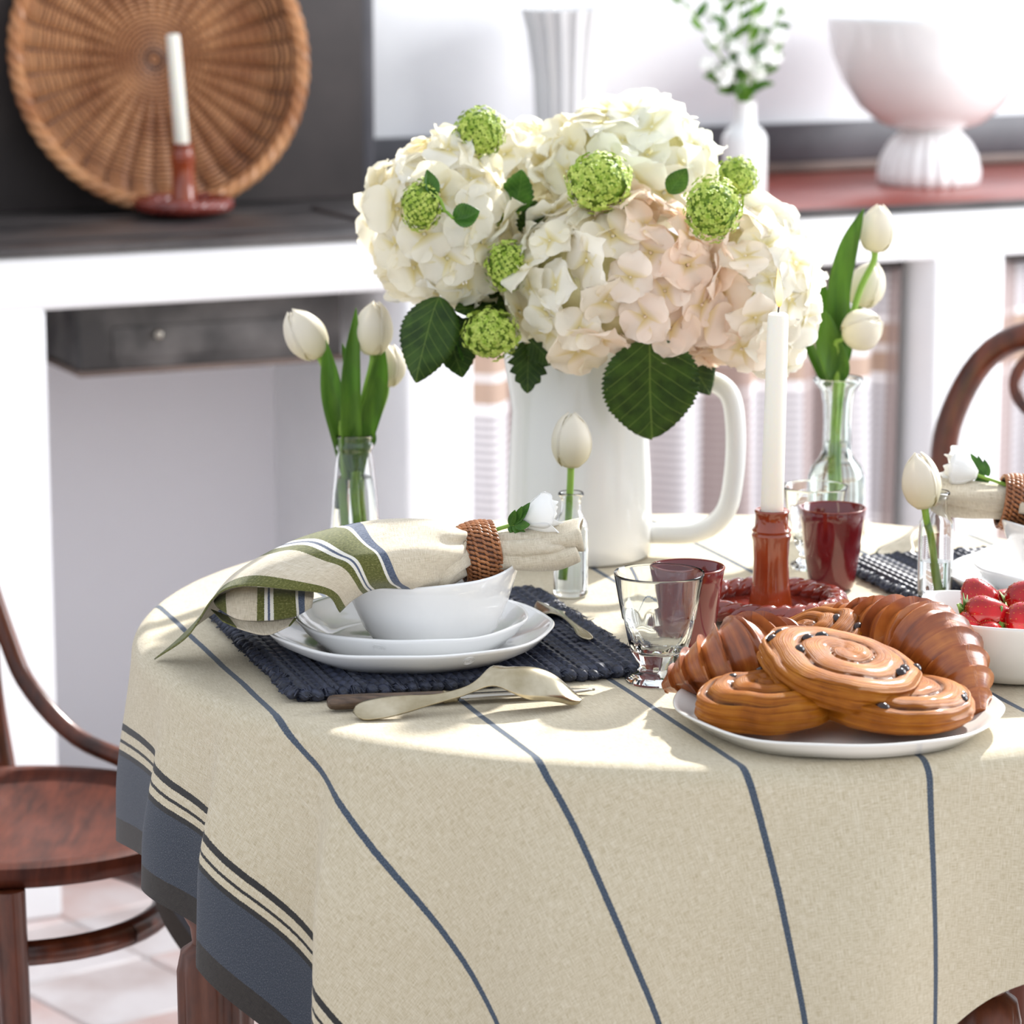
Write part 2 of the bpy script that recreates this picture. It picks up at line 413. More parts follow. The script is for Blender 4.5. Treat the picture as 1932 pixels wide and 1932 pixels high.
# ------------------------------------------------------------------ the setting: masonry wall frame
TH = math.radians(24.6); A0 = V((-0.685, 4.378, 0))
MW = Matrix.Translation(A0) @ Matrix.Rotation(TH, 4, 'Z')
def wp(p, q, z): return MW @ V((p, q, z))
def wbox(p0, p1, q0, q1, z0, z1, bev=0.004): return MB().box((p0, q0, z0), (p1, q1, z1), bev, 2, MW)
CT = 0.94
fl = MB().box((-3.5, 0.3, -0.06), (4.5, 7.5, -0.006)).build('floor', M_grout)
struct(fl, 'pale tiled floor')
tile_me = MB().box((-0.097, -0.097, -0.012), (0.097, 0.097, 0.0), 0.003).mesh('tile', M_tile)
tile_me2 = tile_me.copy(); tile_me2.materials[0] = M_tile2
for i in range(-9, 10):
    for j in range(-7, 9):
        p = V((0.2*i, 0.2*j, 0)); p.rotate(Matrix.Rotation(math.radians(38), 3, 'Z')); p += V((-0.3, 3.5, 0))
        if p.y < 2.4 or p.y > 4.6 or p.x < -1.15 or p.x > 1.1: continue
        Mt = Matrix.Translation(p + V((0, 0, rnd.uniform(-0.0015, 0.0)))) @ Matrix.Rotation(math.radians(38 + rnd.uniform(-.5, .5)), 4, 'Z')
        inst('tile', tile_me2 if rnd.random() < 0.3 else tile_me, fl, Mt)
struct(wbox(-1.6, 3.0, 0.55, 0.72, -0.02, 1.9).build('wall_back', M_plaster), 'white plaster wall behind the counter')
struct(wbox(0.72, 3.0, 0.525, 0.55, CT + 0.018, 1.022).build('trim_1', M_splash), 'dark grey slate upstand along the counter back')
struct(wbox(0.72, 3.0, 0.52, 0.55, CT + 0.001, CT + 0.018).build('trim_2', M_brownstrip), 'brown strip along the foot of the upstand')
ct = thing('masonry_counter', 'white plastered masonry kitchen counter with open bays', 'counter', wp(0.6, 0.25, 0))
for a, b in ((-1.5, 0.062), (0.587, 0.694), (1.464, 1.589), (2.35, 2.9)):
    wbox(a, b, 0.0, 0.549, 0.0, 0.857, 0.007).build('pillar', M_plaster, ct)
wbox(-1.5, 2.9, 0.0, 0.549, 0.855, 0.929, 0.007).build('lintel', M_plaster, ct)
wbox(0.062, 0.587, 0.535, 0.549, 0.0, 0.855, 0.0).build('bay_back', M_niche, ct, label='grey stained plaster at the back of the open bay')
ht = thing('hearth_top', 'dark slate hearth top on the white counter under the wicker tray', 'worktop', wp(0, 0.25, 0.93))
wbox(-1.5, 0.95, -0.008, 0.549, 0.93, CT, 0.003).build('slab', M_slate, ht)
for a in ((-0.1, 0.58, 0.07, 0.082), (-0.1, 0.58, 0.31, 0.322), (-0.1, -0.088, 0.07, 0.322), (0.568, 0.58, 0.07, 0.322)):
    wbox(a[0], a[1], a[2], a[3], CT, CT + 0.004, 0.001).build('plate_frame', M_panel, ht)
rt = thing('red_worktop', 'glossy red tiled worktop under the pedestal bowl', 'worktop', wp(1.6, 0.25, 0.93))
wbox(0.952, 2.9, 0.012, 0.549, 0.93, CT, 0.002).build('tile_surface', M_redtop, rt)
wbox(0.952, 2.9, -0.008, 0.0115, 0.93, CT, 0.002).build('edging', M_slate, rt)
fb = thing('fireback', 'tall dark iron fireback panel behind the wicker tray', 'panel', wp(0, 0.47, CT))
wbox(-1.5, 0.71, 0.455, 0.505, CT, 1.75, 0.003).build('panel', M_panel, fb)
wbox(0.71, 0.735, 0.47, 0.51, CT, 1.75, 0.003).build('edge_bar', M_splash, fb)
hb = thing('metal_drawer_box', 'weathered dark metal box hung under the hearth top', 'box', wp(0.33, 0.3, 0.745))
wbox(0.139, 0.53, 0.1, 0.48, 0.752, 0.853, 0.003).build('body', M_box, hb)
wbox(0.135, 0.534, 0.096, 0.484, 0.745, 0.753, 0.001).build('bottom_rail', M_brownstrip, hb)
fpl = wbox(0.185, 0.48, 0.096, 0.101, 0.766, 0.812, 0.002).build('front_plate', M_box, hb)
MB().ball(wp(0.25, 0.09, 0.80), 0.008).build('knob', M_steel, fpl)

def curtain(p0, p1, label, seed):
    r = random.Random(seed); t = thing('curtain', label, 'curtain', wp((p0+p1)/2, 0.07, 0.0))
    nu = 220; P = []; UV = []; cu = 0
    ph = [r.uniform(0, 6) for _ in range(3)]
    for i in range(nu):
        s = i/(nu-1); p = lerp(p0, p1, s); row = []
        for j in range(16):
            h = j/15; z = lerp(0.02, 0.838, h); am = lerp(1.25, 0.6, h)
            x = p*1.0
            q = 0.075 + am*(0.024*math.sin(p*62 + ph[0] + 0.6*h) + 0.012*math.sin(p*29 + ph[1]) + 0.006*math.sin(p*120 + ph[2]))
            row.append(wp(p + am*0.006*math.cos(p*62 + ph[0]), q, z)); UV.append((p*1.35, z))
        P.append(row)
    MB().grid(P, uv=UV).build('fabric', M_curtain, t, mods=solid(0.002))
    MB().tube([wp(p0, 0.075, 0.84), wp(p1, 0.075, 0.84)], 0.007, 10).build('rod', M_panel, t)
curtain(0.696, 1.45, 'beige and grey checked curtain hanging in the wide counter bay behind the pitcher', 3)
curtain(1.591, 2.34, 'checked curtain in the far right counter bay behind the bentwood chair', 5)

# ------------------------------------------------------------------ table and tablecloth
TC = V((0.17, 3.015, 0)); RT = 0.515; ZT = 0.75
tb = thing('dining_table', 'round wooden dining table with fluted turned legs under the cloth', 'table', (TC.x, TC.y, 0))
MB().lathe([(0, 0.722), (RT-0.012, 0.722), (RT-0.004, 0.726), (RT, 0.735), (RT-0.004, 0.744), (RT-0.012, 0.7465), (0, 0.7465)], 96, (TC.x, TC.y, 0)).build('tabletop', M_legw, tb)
MB().lathe([(0.40, 0.66), (0.42, 0.66), (0.42, 0.7215), (0.40, 0.7215)], 72, (TC.x, TC.y, 0)).build('apron', M_legw, tb)
def table_leg(x, y):
    zs = [(0.012, 0.0), (0.017, 0.01), (0.02, 0.06), (0.03, 0.12), (0.034, 0.30), (0.035, 0.47), (0.031, 0.487), (0.02, 0.495), (0.022, 0.51), (0.03, 0.525), (0.037, 0.54), (0.03, 0.555), (0.026, 0.565), (0.034, 0.58), (0.036, 0.6), (0.036, 0.72)]
    def mod(a, r, z):
        k = sstep(0.10, 0.16, z)*(1 - sstep(0.46, 0.48, z))
        return r*(1 - 0.16*k*abs(math.cos(5*a))**6), z
    MB().lathe([(0, 0)] + zs + [(0, 0.72)], 80, (x, y, 0), mod).build('leg', M_legw, tb, sharp=60)
for x, y in ((-0.268, 2.83), (0.405, 2.70), (0.60, 3.22), (-0.03, 3.34)): table_leg(x, y)

SA = math.radians(19.0)
UN = V((math.cos(SA), math.sin(SA))); UD = V((math.sin(SA), -math.cos(SA)))
HALF = 0.718
# fold ridges: azimuth from -X towards -Y (degrees), amplitude, steep share
RIDGES = [(-40, .012), (-18, .02), (7, .018), (26.5, .030), (38.5, .036), (54.5, .046), (78, .026), (101, .034), (124, .034), (150, .03), (180, .03), (205, .03), (235, .03), (265, .03), (292, .03)]
def fold(az):
    az = (az + 68) % 360 - 68
    R = RIDGES + [(RIDGES[0][0] + 360, RIDGES[0][1])]
    for i in range(len(R) - 1):
        a0, m0 = R[i]; a1, m1 = R[i+1]
        if az < R[0][0]: az += 360
        if a0 <= az <= a1:
            t = (az - a0)/(a1 - a0); c = 0.76 if 5 <= a0 <= 45 else 0.55
            if t < c: s = 0.5 + 0.5*math.cos(PI*t/c); m = lerp(m0, (m0+m1)/2, t/c)
            else: s = 0.5 - 0.5*math.cos(PI*(t - c)/(1 - c)); m = lerp((m0+m1)/2, m1, (t-c)/(1-c))
            return s*m
    return 0
def tablecloth():
    NA, NR = 720, 96; P = []; UV = []
    rr = 0.017; Rc = RT - 0.008
    for i in range(NA):
        a = 2*PI*i/NA; d2 = V((-math.cos(a), -math.sin(a)))
        cu, cv = d2.dot(UN), d2.dot(UD)
        rmax = min(HALF/max(abs(cv), 1e-6), (0.697 if cu < 0 else HALF)/max(abs(cu), 1e-6))
        if cv > 0:          # the side hem was cut slightly askew
            for _ in range(6): rmax = min(rmax, 1.2); rv = (0.745 - 0.42*max(0.0, min(0.16, rmax*cu)))/cv; rmax = min(rv, (0.697 if cu < 0 else HALF)/max(abs(cu), 1e-6))
        fo = fold(math.degrees(a)); row = []
        for j in range(NR):
            s = j/(NR-1)
            r = s/0.3*(Rc - 0.01) if s < 0.3 else lerp(Rc - 0.01, rmax, ((s - 0.3)/0.7)**1.15)
            wob = 0.0007*noise.noise(V((r*d2.x*9, r*d2.y*9, 3)))
            if r < Rc: o, z = r, ZT + wob
            else:
                d = r - Rc; q = rr*PI/2
                if d < q: o = Rc + rr*math.sin(d/rr); z = ZT - rr*(1 - math.cos(d/rr))
                else: o = Rc + rr; z = ZT - rr - (d - q)
                k = sstep(0.0, 0.16, d)
                o += fo*k*(0.6 + 1.3*d) + 0.004*k + 0.0
                z += wob*(1-k)
            row.append(V((TC.x + d2.x*o, TC.y + d2.y*o, z))); UV.append((r*cu, r*cv))
        P.append(row)
    o = MB().grid(P, cu=True, uv=UV).build('tablecloth', M_cloth, None, sharp=None)
    tag(o, 'natural linen tablecloth with thin blue stripes and dark blue end border', 'tablecloth')
tablecloth()

# ------------------------------------------------------------------ bentwood chairs
def chair(c, face, label, sc=1.0):
    t = thing('bentwood_chair', label, 'chair', (c[0], c[1], 0), 'bentwood chairs at the table')
    F = V((math.cos(face), math.sin(face), 0)); S = V((-F.y, F.x, 0))
    def L(f, s, z): return V((c[0], c[1], 0)) + F*f + S*s + V((0, 0, z))
    def mod(a, r, z): return r*(1 + 0.03*math.cos(2*a)), z
    MB().lathe([(0, 0.438), (0.19, 0.438), (0.199, 0.442), (0.203, 0.452), (0.199, 0.461), (0.19, 0.464), (0.172, 0.463), (0.165, 0.459), (0, 0.456)], 72, (c[0], c[1], 0), mod).build('seat', M_seat, t)
    for s in (-1, 1):
        MB().tube(cr([L(0.13, 0.145*s, 0.44), L(0.14, 0.15*s, 0.3), L(0.155, 0.16*s, 0.1), L(0.165, 0.17*s, 0.0)], 14), [0.017 - 0.0004*i for i in range(14)], 14).build('leg', M_bent, t)
        MB().tube(cr([L(-0.165, 0.15*s, 0.46), L(-0.175, 0.155*s, 0.3), L(-0.2, 0.16*s, 0.1), L(-0.23, 0.165*s, 0.0)], 14), 0.013, 12).build('leg', M_bent, t)
        MB().tube(cr([L(-0.20, 0.163*s, 0.68), L(-0.175, 0.172*s, 0.60), L(-0.15, 0.178*s, 0.545), L(-0.09, 0.185*s, 0.495), L(-0.02, 0.19*s, 0.477), L(0.05, 0.185*s, 0.472)], 22), 0.0105, 12).build('hip_brace', M_bent, t)
    hoop = [L(-0.165, -0.15, 0.44), L(-0.19, -0.155, 0.55), L(-0.215, -0.175, 0.68), L(-0.235, -0.175, 0.78), L(-0.25, -0.12, 0.87), L(-0.255, 0, 0.90), L(-0.25, 0.12, 0.87), L(-0.235, 0.175, 0.78), L(-0.215, 0.175, 0.68), L(-0.19, 0.155, 0.55), L(-0.165, 0.15, 0.44)]
    MB().tube(cr(hoop, 60), 0.0165, 12).build('back_hoop', M_bent, t)
    inn = [L(-0.235 - 0.02*math.sin(2*PI*k/40), 0.088*math.cos(2*PI*k/40), 0.835 + 0.048*math.sin(2*PI*k/40)) for k in range(41)]
    MB().tube(inn, 0.0075, 10, cap=False).build('inner_hoop', M_bent, t)
    MB().tube([V((c[0], c[1], 0.36)) + F*(0.175*math.cos(2*PI*k/48) - 0.02) + S*(0.165*math.sin(2*PI*k/48)) for k in range(49)], 0.0135, 10, cap=False).build('ring_stretcher', M_bent, t)
    return t
chair((-0.525, 3.345), math.radians(-35.6), 'dark bentwood chair with round wooden seat at the left of the table')
chair((0.535, 3.70), math.radians(-128), 'bentwood chair behind the far place setting, only its back hoop showing')

# ------------------------------------------------------------------ tableware
ZP = 0.759   # top of a placemat
def wob(k1, k2, ph, ar, az):
    def f(a, r, z):
        q = math.cos(k1*a + ph) + 0.6*math.cos(k2*a + 2.1*ph)
        return r*(1 + ar*q), z + az*q*max(0.0, r)*8
    return f
def plate(name, label, c, z0, R, h, ph, mat=M_white, group=None, well=0.66, stamps=()):
    t = thing(name, label, 'plate', (c[0], c[1], z0), group)
    prof = [(0, 0), (R*well, 0), (R*(well+0.06), 0.001), (R*0.93, h*0.6), (R*0.985, h*0.9), (R, h), (R*0.99, h*1.06), (R*0.965, h*1.0), (R*0.90, h*0.72), (R*well*1.05, 0.0068), (R*well*0.92, 0.005), (0, 0.005)]
    bd = MB().lathe(prof, 128, (c[0], c[1], z0), wob(5, 8, ph, 0.004, 0.0011)).build('body', mat, t, sharp=None)
    for a in stamps:      # small round pressed maker's mark on the outside of the rim
        n = V((math.cos(a), math.sin(a), -0.9)).normalized()
        q = n.to_track_quat('Z', 'Y').to_matrix().to_4x4()
        p = V((c[0] + math.cos(a)*R*0.956, c[1] + math.sin(a)*R*0.956, z0 + h*0.74))
        Mx = Matrix.Translation(p) @ q @ Matrix.Scale(0.62, 4)
        m = MB().tube([Mx @ V((0.0085*math.cos(2*PI*k/20), 0.0085*math.sin(2*PI*k/20), 0.0002)) for k in range(21)], 0.00028, 5, cap=False)
        m.tube([Mx @ V((0.0065*math.cos(2*PI*k/20), 0.0065*math.sin(2*PI*k/20), 0.0002)) for k in range(21)], 0.00028, 5, cap=False)
        for x0 in (-0.0035, -0.0012, 0.0012):   # an "m" and a "d" pressed into the mark
            m.tube([Mx @ V((x0, -0.002, 0.0003)), Mx @ V((x0, 0.002, 0.0003))], 0.00025, 4)
        m.tube([Mx @ V((-0.0035 + 0.0047*k/8, 0.002 + 0.0008*abs(math.sin(PI*k/4)), 0.0003)) for k in range(9)], 0.00025, 4)
        m.tube([Mx @ V((0.003 + 0.0012*math.cos(k), -0.0008 + 0.0012*math.sin(k), 0.0003)) for k in range(7)], 0.00025, 4)
        m.tube([Mx @ V((0.0043, -0.002, 0.0003)), Mx @ V((0.0043, 0.003, 0.0003))], 0.00025, 4)
        m.build('maker_stamp', mat, bd)
    return t
def bowl(label, c, z0, R, h, ph, tilt=0.0, group=None):
    t = thing('cereal_bowl', label, 'bowl', (c[0], c[1], z0), group)
    prof = [(0, 0), (R*0.58, 0), (R*0.66, 0.002), (R*0.77, h*0.22), (R*0.88, h*0.55), (R*0.965, h*0.86), (R, h*0.985), (R*0.995, h*1.02), (R*0.972, h*1.0), (R*0.935, h*0.85), (R*0.85, h*0.55), (R*0.73, h*0.24), (R*0.6, 0.007), (0, 0.006)]
    def mod(a, r, z):
        q = math.cos(3*a + ph) + 0.5*math.cos(5*a + ph); e = (z/h)**2
        return r*(1 + 0.012*q*e), z + e*(0.0018*q + tilt*r*math.cos(a))
    MB().lathe(prof, 112, (c[0], c[1], z0), mod).build('body', M_white, t, sharp=None)
    return t
PC = V((-0.091, 2.85)); SC2 = V((0.545, 3.075))
G = 'place setting crockery'
plate('dinner_plate', 'large white wavy-rimmed dinner plate lying on the front navy placemat', PC, ZP, 0.1285, 0.025, 0.6, group=G, stamps=(math.radians(-64),))
plate('side_plate', 'smaller white plate stacked on the front dinner plate', PC + V((0.002, 0.004)), ZP + 0.0062, 0.104, 0.026, 2.0, group=G, well=0.72, stamps=(math.radians(-105),))
bowl('white bowl stacked on the front plates with the striped napkin in it', PC + V((0.019, -0.004)), ZP + 0.0125, 0.0785, 0.064, 0.4, 0.09, G)
plate('dinner_plate', 'large white dinner plate of the far right place setting', SC2, ZP, 0.1285, 0.022, 1.6, group=G)
plate('side_plate', 'smaller white plate stacked on the far right dinner plate', SC2, ZP + 0.0062, 0.104, 0.026, 0.3, group=G, well=0.72)
bowl('white bowl stacked on the far right plates', SC2 + V((0.0, 0.0)), ZP + 0.0125, 0.0785, 0.064, 1.4, 0.02, G)

# placemats: rows of twisted braid
def rope(n_tw, L, r, ns=2, seg=10, n=6):
    m = MB()
    for k in range(ns):
        N = int(n_tw*seg) + 1
        m.tube([V((lerp(0, L, i/(N-1)), r*0.62*math.cos(2*PI*(i/seg + k/ns)), r*0.5*math.sin(2*PI*(i/seg + k/ns)))) for i in range(N)], r*0.66, n)
    return m
def placemat(label, c00, ex, ey, nrow):
    """c00 corner, ex long edge vector, ey short edge vector"""
    c = c00 + (ex + ey)/2; t = thing('placemat', label, 'placemat', (c.x, c.y, ZT), 'woven placemats')
    m = MB(); z0, z1 = ZT + 0.0012, ZT + 0.0045
    k = 0.97; q = [c + (ex*sx + ey*sy)*0.5*k for sx, sy in ((-1, -1), (1, -1), (1, 1), (-1, 1))]
    m.add([V((p.x, p.y, z)) for z in (z0, z1) for p in q], [(3, 2, 1, 0), (4, 5, 6, 7), (0, 1, 5, 4), (1, 2, 6, 5), (2, 3, 7, 6), (3, 0, 4, 7)])
    m.build('backing', M_navy, t)
    r = ey.length/nrow/2*1.08; L = ex.length*0.975
    rm = rope(L/0.017, L, r).mesh('braid', M_navy); X = ex.normalized(); Y = ey.normalized(); Z = V((0, 0, 1))
    for i in range(nrow):
        p = c00 + ey*((i + 0.5)/nrow) + ex*0.0125
        M = Matrix(((X.x, Y.x, 0, p.x), (X.y, Y.y, 0, p.y), (X.z, Y.z, 1, ZT + 0.0048), (0, 0, 0, 1)))
        inst('braid', rm, t, M)
    # knotted binding along the four edges
    for p0, e in ((c00, ex), (c00 + ex, ey), (c00 + ex + ey, -ex), (c00 + ey, -ey)):
        m = MB(); L = e.length; d = e.normalized(); s = V((-d.y, d.x, 0)); n = int(L/0.0115)
        for i in range(n):
            a = p0 + d*(L*(i + 0.5)/n); a = V((a.x, a.y, ZT + 0.0062))
            M = Matrix((((d.x, s.x, 0)), ((d.y, s.y, 0)), ((0, 0, 1)))).to_4x4() @ Matrix.Rotation(math.radians(28 + rnd.uniform(-14, 14)), 4, 'Z')
            a = a + V((rnd.uniform(-.0012, .0012), rnd.uniform(-.0012, .0012), rnd.uniform(-.0012, .0008))); f_ = rnd.uniform(0.8, 1.12); m.ball(a, (0.0056*f_, 0.0088*f_, 0.0054*f_), 8, 5, M)
            for _ in range(9):
                d1 = M.to_3x3() @ V((rnd.uniform(-.5, .5), 1, 0)); o1 = M.to_3x3() @ V((rnd.uniform(-1, 1)*0.0052*f_, 0, 0)); hz = V((0, 0, rnd.uniform(0.2, 1.0)*0.0058))
                m.tube([a + o1 - d1*0.0085 , a + o1*1.05 + hz, a + o1 + d1*0.0085], 0.0006, 4)
        m.build('edge_binding', M_navy, t, kind='stuff')
    m = MB()
    for i in range(1500):   # short straw fibres lying over the braids
        a = c00 + ex*rnd.uniform(.02, .98) + ey*rnd.uniform(.02, .98); a = V((a.x, a.y, ZT + 0.0092 + rnd.uniform(-.001, .0008)))
        d = (ex.normalized()*rnd.choice((1, 1, 0.4)) + ey.normalized()*rnd.choice((-1, 1))*rnd.uniform(.3, 1)).normalized()*rnd.uniform(.004, .008)
        m.tube([a - d - V((0, 0, .0015)), a, a + d - V((0, 0, .0015))], 0.0005, 4)
    for i in range(260):   # loose straw ends
        e = rnd.choice(((c00, ex), (c00 + ex, ey), (c00, ey))); a = e[0] + e[1]*rnd.random(); a = V((a.x, a.y, ZT + 0.008))
        d = V((rnd.uniform(-1, 1), rnd.uniform(-1, 1), rnd.uniform(0.0, 0.8))).normalized()
        d2 = (d + V((rnd.uniform(-.5, .5), rnd.uniform(-.5, .5), -0.4))).normalized(); l = rnd.uniform(0.004, 0.010)
        m.tube([a - d*0.003, a + d*l*0.5, a + d*l*0.5 + d2*l*0.5], [0.0004, 0.00035, 0.0002], 4)
    m.build('straw_ends', M_navy, t, kind='stuff')
c00 = on(560, 1325, ZT); ex = on(1225, 1275, ZT) - c00; ey = (on(410, 1175, ZT) - c00 + on(1000, 1120, ZT) - on(1225, 1275, ZT))/2
for q in (c00, ex, ey): q.z = 0
placemat('navy braided straw placemat under the front plates', c00, ex, ey, 22)
c00 = on(1745, 1150, ZT); ey = on(1606, 1082, ZT) - c00; ey.z = 0; c00.z = 0
ey = ey.normalized()*0.27 if ey.length < 0.1 else ey
d = ey.normalized(); placemat('navy braided straw placemat under the far right plates', c00, V((-d.y, d.x, 0))*-0.33 if -d.y < 0 else V((-d.y, d.x, 0))*0.33, d*0.2, 16)

# ------------------------------------------------------------------ napkins with ring and rose
def napkin(T, label, ring_label, rose_label):
    def A(x, y, Y): return T @ at(x, y, Y)
    rows = [
     [(880,1085,2.812),(874,1060,2.803),(878,1030,2.81),(885,1010,2.825),(890,1003,2.84),(894,1015,2.86),(896,1035,2.868)],
     [(846,1106,2.795),(846,1075,2.783),(850,1035,2.785),(852,1006,2.80),(855,996,2.83),(858,1003,2.865),(860,1025,2.885)],
     [(812,1114,2.782),(800,1085,2.765),(800,1038,2.765),(800,1000,2.79),(803,980,2.83),(808,988,2.88),(812,1015,2.91)],
     [(778,1113,2.770),(752,1085,2.750),(728,1040,2.752),(700,1008,2.775),(690,986,2.83),(690,994,2.90),(700,1030,2.945)],
     [(712,1112,2.760),(695,1085,2.742),(672,1048,2.742),(625,1024,2.765),(575,1013,2.83),(545,1038,2.90),(520,1090,2.94)],
     [(668,1130,2.752),(650,1103,2.737),(600,1076,2.737),(520,1062,2.76),(462,1072,2.81),(425,1108,2.86),(395,1165,2.88)],
     [(640,1155,2.745),(615,1122,2.735),(545,1113,2.735),(458,1107,2.75),(405,1128,2.775),(356,1200,2.815),(292,1245,2.853)]]
    NV, NU = 56, 72
    R1 = [cr([A(*p) for p in r], NV) for r in rows]
    cols = [cr([R1[i][j] for i in range(7)], NU) for j in range(NV)]
    P = []; UV = []
    for i in range(NU):
        row = []
        for j in range(NV):
            p = cols[j][i]; s = i/(NU-1)
            k = sstep(0.0, 0.25, s)*(1 - sstep(0.75, 1, s))
            p = p + V((0, 0, 1))*0.0016*k*math.sin(j*0.42 + s*3) + V((0, -1, 0.4))*(0.006*(1 - sstep(0.05, 0.4, s))*math.sin(j*0.5 + 0.4)*sstep(0, 0.05, s))
            row.append(p)
            UV.append(((1 - s)*0.182, j/(NV-1)*0.26))
        P.append(row)
    t = thing('napkin', label, 'napkin', T @ at(770, 1110, 2.83), 'striped napkins in rattan rings')
    MB().grid(P, uv=UV).build('top_fold', M_napkin, t, sharp=None, mods=solid(0.0013, -1))
    # folded layers showing under the hem
    up = [(404,1134,2.81),(450,1112,2.80),(500,1112,2.795),(552,1116,2.79),(592,1124,2.785)]
    lo = [(412,1148,2.795),(448,1168,2.78),(500,1171,2.775),(555,1164,2.775),(588,1146,2.78)]
    bk = [(420,1120,2.90),(450,1120,2.92),(500,1120,2.92),(555,1115,2.92),(590,1110,2.91)]
    rws = [cr([A(*p) for p in q], 30) for q in (bk, up, lo)]
    cl = [cr([rws[i][j] for i in range(3)], 14) for j in range(30)]
    MB().grid([[cl[j][i] for j in range(30)] for i in range(14)], uv=[(j/29*0.10, i/13*0.08) for i in range(14) for j in range(30)]).build('inner_fold', M_napkin, t, sharp=None, mods=solid(0.0012))
    up = [(398,1150,2.83),(450,1168,2.80),(500,1172,2.795),(560,1166,2.79)]
    lo = [(420,1172,2.80),(462,1190,2.79),(505,1198,2.785),(548,1180,2.785)]
    rws = [cr([A(*p) for p in q], 20) for q in (up, lo)]
    MB().grid([[rws[0][j].lerp(rws[1][j], i/7) for j in range(20)] for i in range(8)], uv=[(j/19*0.04 + 0.004, i/7*0.03) for i in range(8) for j in range(20)]).build('inner_fold', M_napkin, t, sharp=None, mods=solid(0.0012))
    # gathered tail beyond the ring: three pleats that end in open loops
    def lobe(path, hh, dd, ph):
        Q = cr([A(*p) for p in path], 26); H = cr([V((h, 0, 0)) for h in hh], 26); D = cr([V((d, 0, 0)) for d in dd], 26)
        P = []
        for i in range(26):
            row = []
            for k in range(26):
                a = 2*PI*k/26 + ph
                e = math.copysign(abs(math.sin(a))**0.8, math.sin(a))
                v = V((0.002*math.sin(2*a), math.cos(a)*D[i].x, e*H[i].x + 0.0012*math.sin(3*a + i*0.2)))
                v.rotate(T.to_3x3()); row.append(Q[i] + v)
            P.append(row)
        MB().grid(P, cv=True, uv=[(0.12 + i*0.004, k*0.004) for i in range(26) for k in range(26)]).build('tail_fold', M_napkin, t, sharp=None, mods=solid(0.0014, -1))
    lobe([(915,1030,2.838),(960,1027,2.84),(1015,1020,2.842),(1060,1012,2.845),(1097,1008,2.846)], [0.010,0.011,0.010,0.010,0.0125], [0.013,0.016,0.021,0.023,0.019], 0.0)
    lobe([(915,1056,2.832),(960,1052,2.832),(1015,1050,2.832),(1055,1047,2.834),(1090,1038,2.838)], [0.009,0.010,0.011,0.010,0.007], [0.012,0.016,0.018,0.018,0.016], 0.5)
    lobe([(922,1036,2.829),(960,1036,2.824),(1010,1034,2.822),(1045,1032,2.826),(1070,1026,2.834)], [0.007,0.0065,0.006,0.005,0.003], [0.007,0.008,0.009,0.009,0.006], 0.9)
    lobe([(888,1048,2.816),(858,1066,2.794),(832,1088,2.788),(814,1104,2.793)], [0.007,0.011,0.012,0.008], [0.007,0.009,0.009,0.006], 0.3)
    # rattan ring
    c = A(903, 1042, 2.836); ax = (A(960, 1034, 2.842) - A(840, 1058, 2.83)).normalized()
    rg = thing('napkin_ring', ring_label, 'napkin ring', c - V((0, 0, 0.029)), 'rattan napkin rings')
    zq = ax.to_track_quat('X', 'Z').to_matrix().to_4x4(); MR = Matrix.Translation(c) @ zq
    hw = 0.0155
    def rad(wv): return 0.0275 - 0.0032*(wv/hw)**2
    prof = [(rad(-hw) - 0.003, -hw)] + [(rad(-hw + 2*hw*i/8), -hw + 2*hw*i/8) for i in range(9)] + [(rad(hw) - 0.003, hw), (0.0235, hw*0.5), (0.0235, -hw*0.5), (rad(-hw) - 0.003, -hw)]
    m = MB(); m.grid([[MR @ V((x, r*math.cos(2*PI*k/48), r*math.sin(2*PI*k/48))) for k in range(48)] for r, x in prof], cv=True)
    cor = m.build('core', M_rattand, rg)
    m = MB(); NB, NC = 8, 36
    for b in range(NB):
        wv = -hw + 2*hw*(b + 0.5)/NB
        for k in range(NC):
            a = 2*PI*(k + (0.5 if b % 2 else 0))/NC; r = rad(wv) + 0.0004
            p = V((wv, r*math.cos(a), r*math.sin(a)))
            fr = Matrix(((1, 0, 0), (0, -math.sin(a), math.cos(a)), (0, math.cos(a), math.sin(a)))).transposed().to_4x4()
            fr = Matrix(((1, 0, 0, 0), (0, -math.sin(a), math.cos(a), 0), (0, math.cos(a), math.sin(a), 0), (0, 0, 0, 1)))
            MM = MR @ Matrix.Translation(p) @ fr @ Matrix.Rotation(math.radians(32 if b % 2 else 58), 4, 'Z')
            m.ball((0, 0, 0), (0.0037, 0.0017, 0.0013), 6, 5, MM)
    m.build('weave', M_rattan, cor, kind='stuff')
    for x in (-hw, hw):
        MB().tube([MR @ V((x, rad(x)*math.cos(2*PI*k/48), rad(x)*math.sin(2*PI*k/48))) for k in range(49)], 0.0013, 6, cap=False).build('rim', M_rattan, rg)
    # rose tucked under the ring
    rs = thing('white_rose', rose_label, 'flower', A(1010, 985, 2.838), 'white roses on the napkins')
    b = A(985, 984, 2.838); d = (A(1062, 962, 2.842) - b).normalized()
    qm = Matrix.Translation(b) @ d.to_track_quat('Z', 'Y').to_matrix().to_4x4()
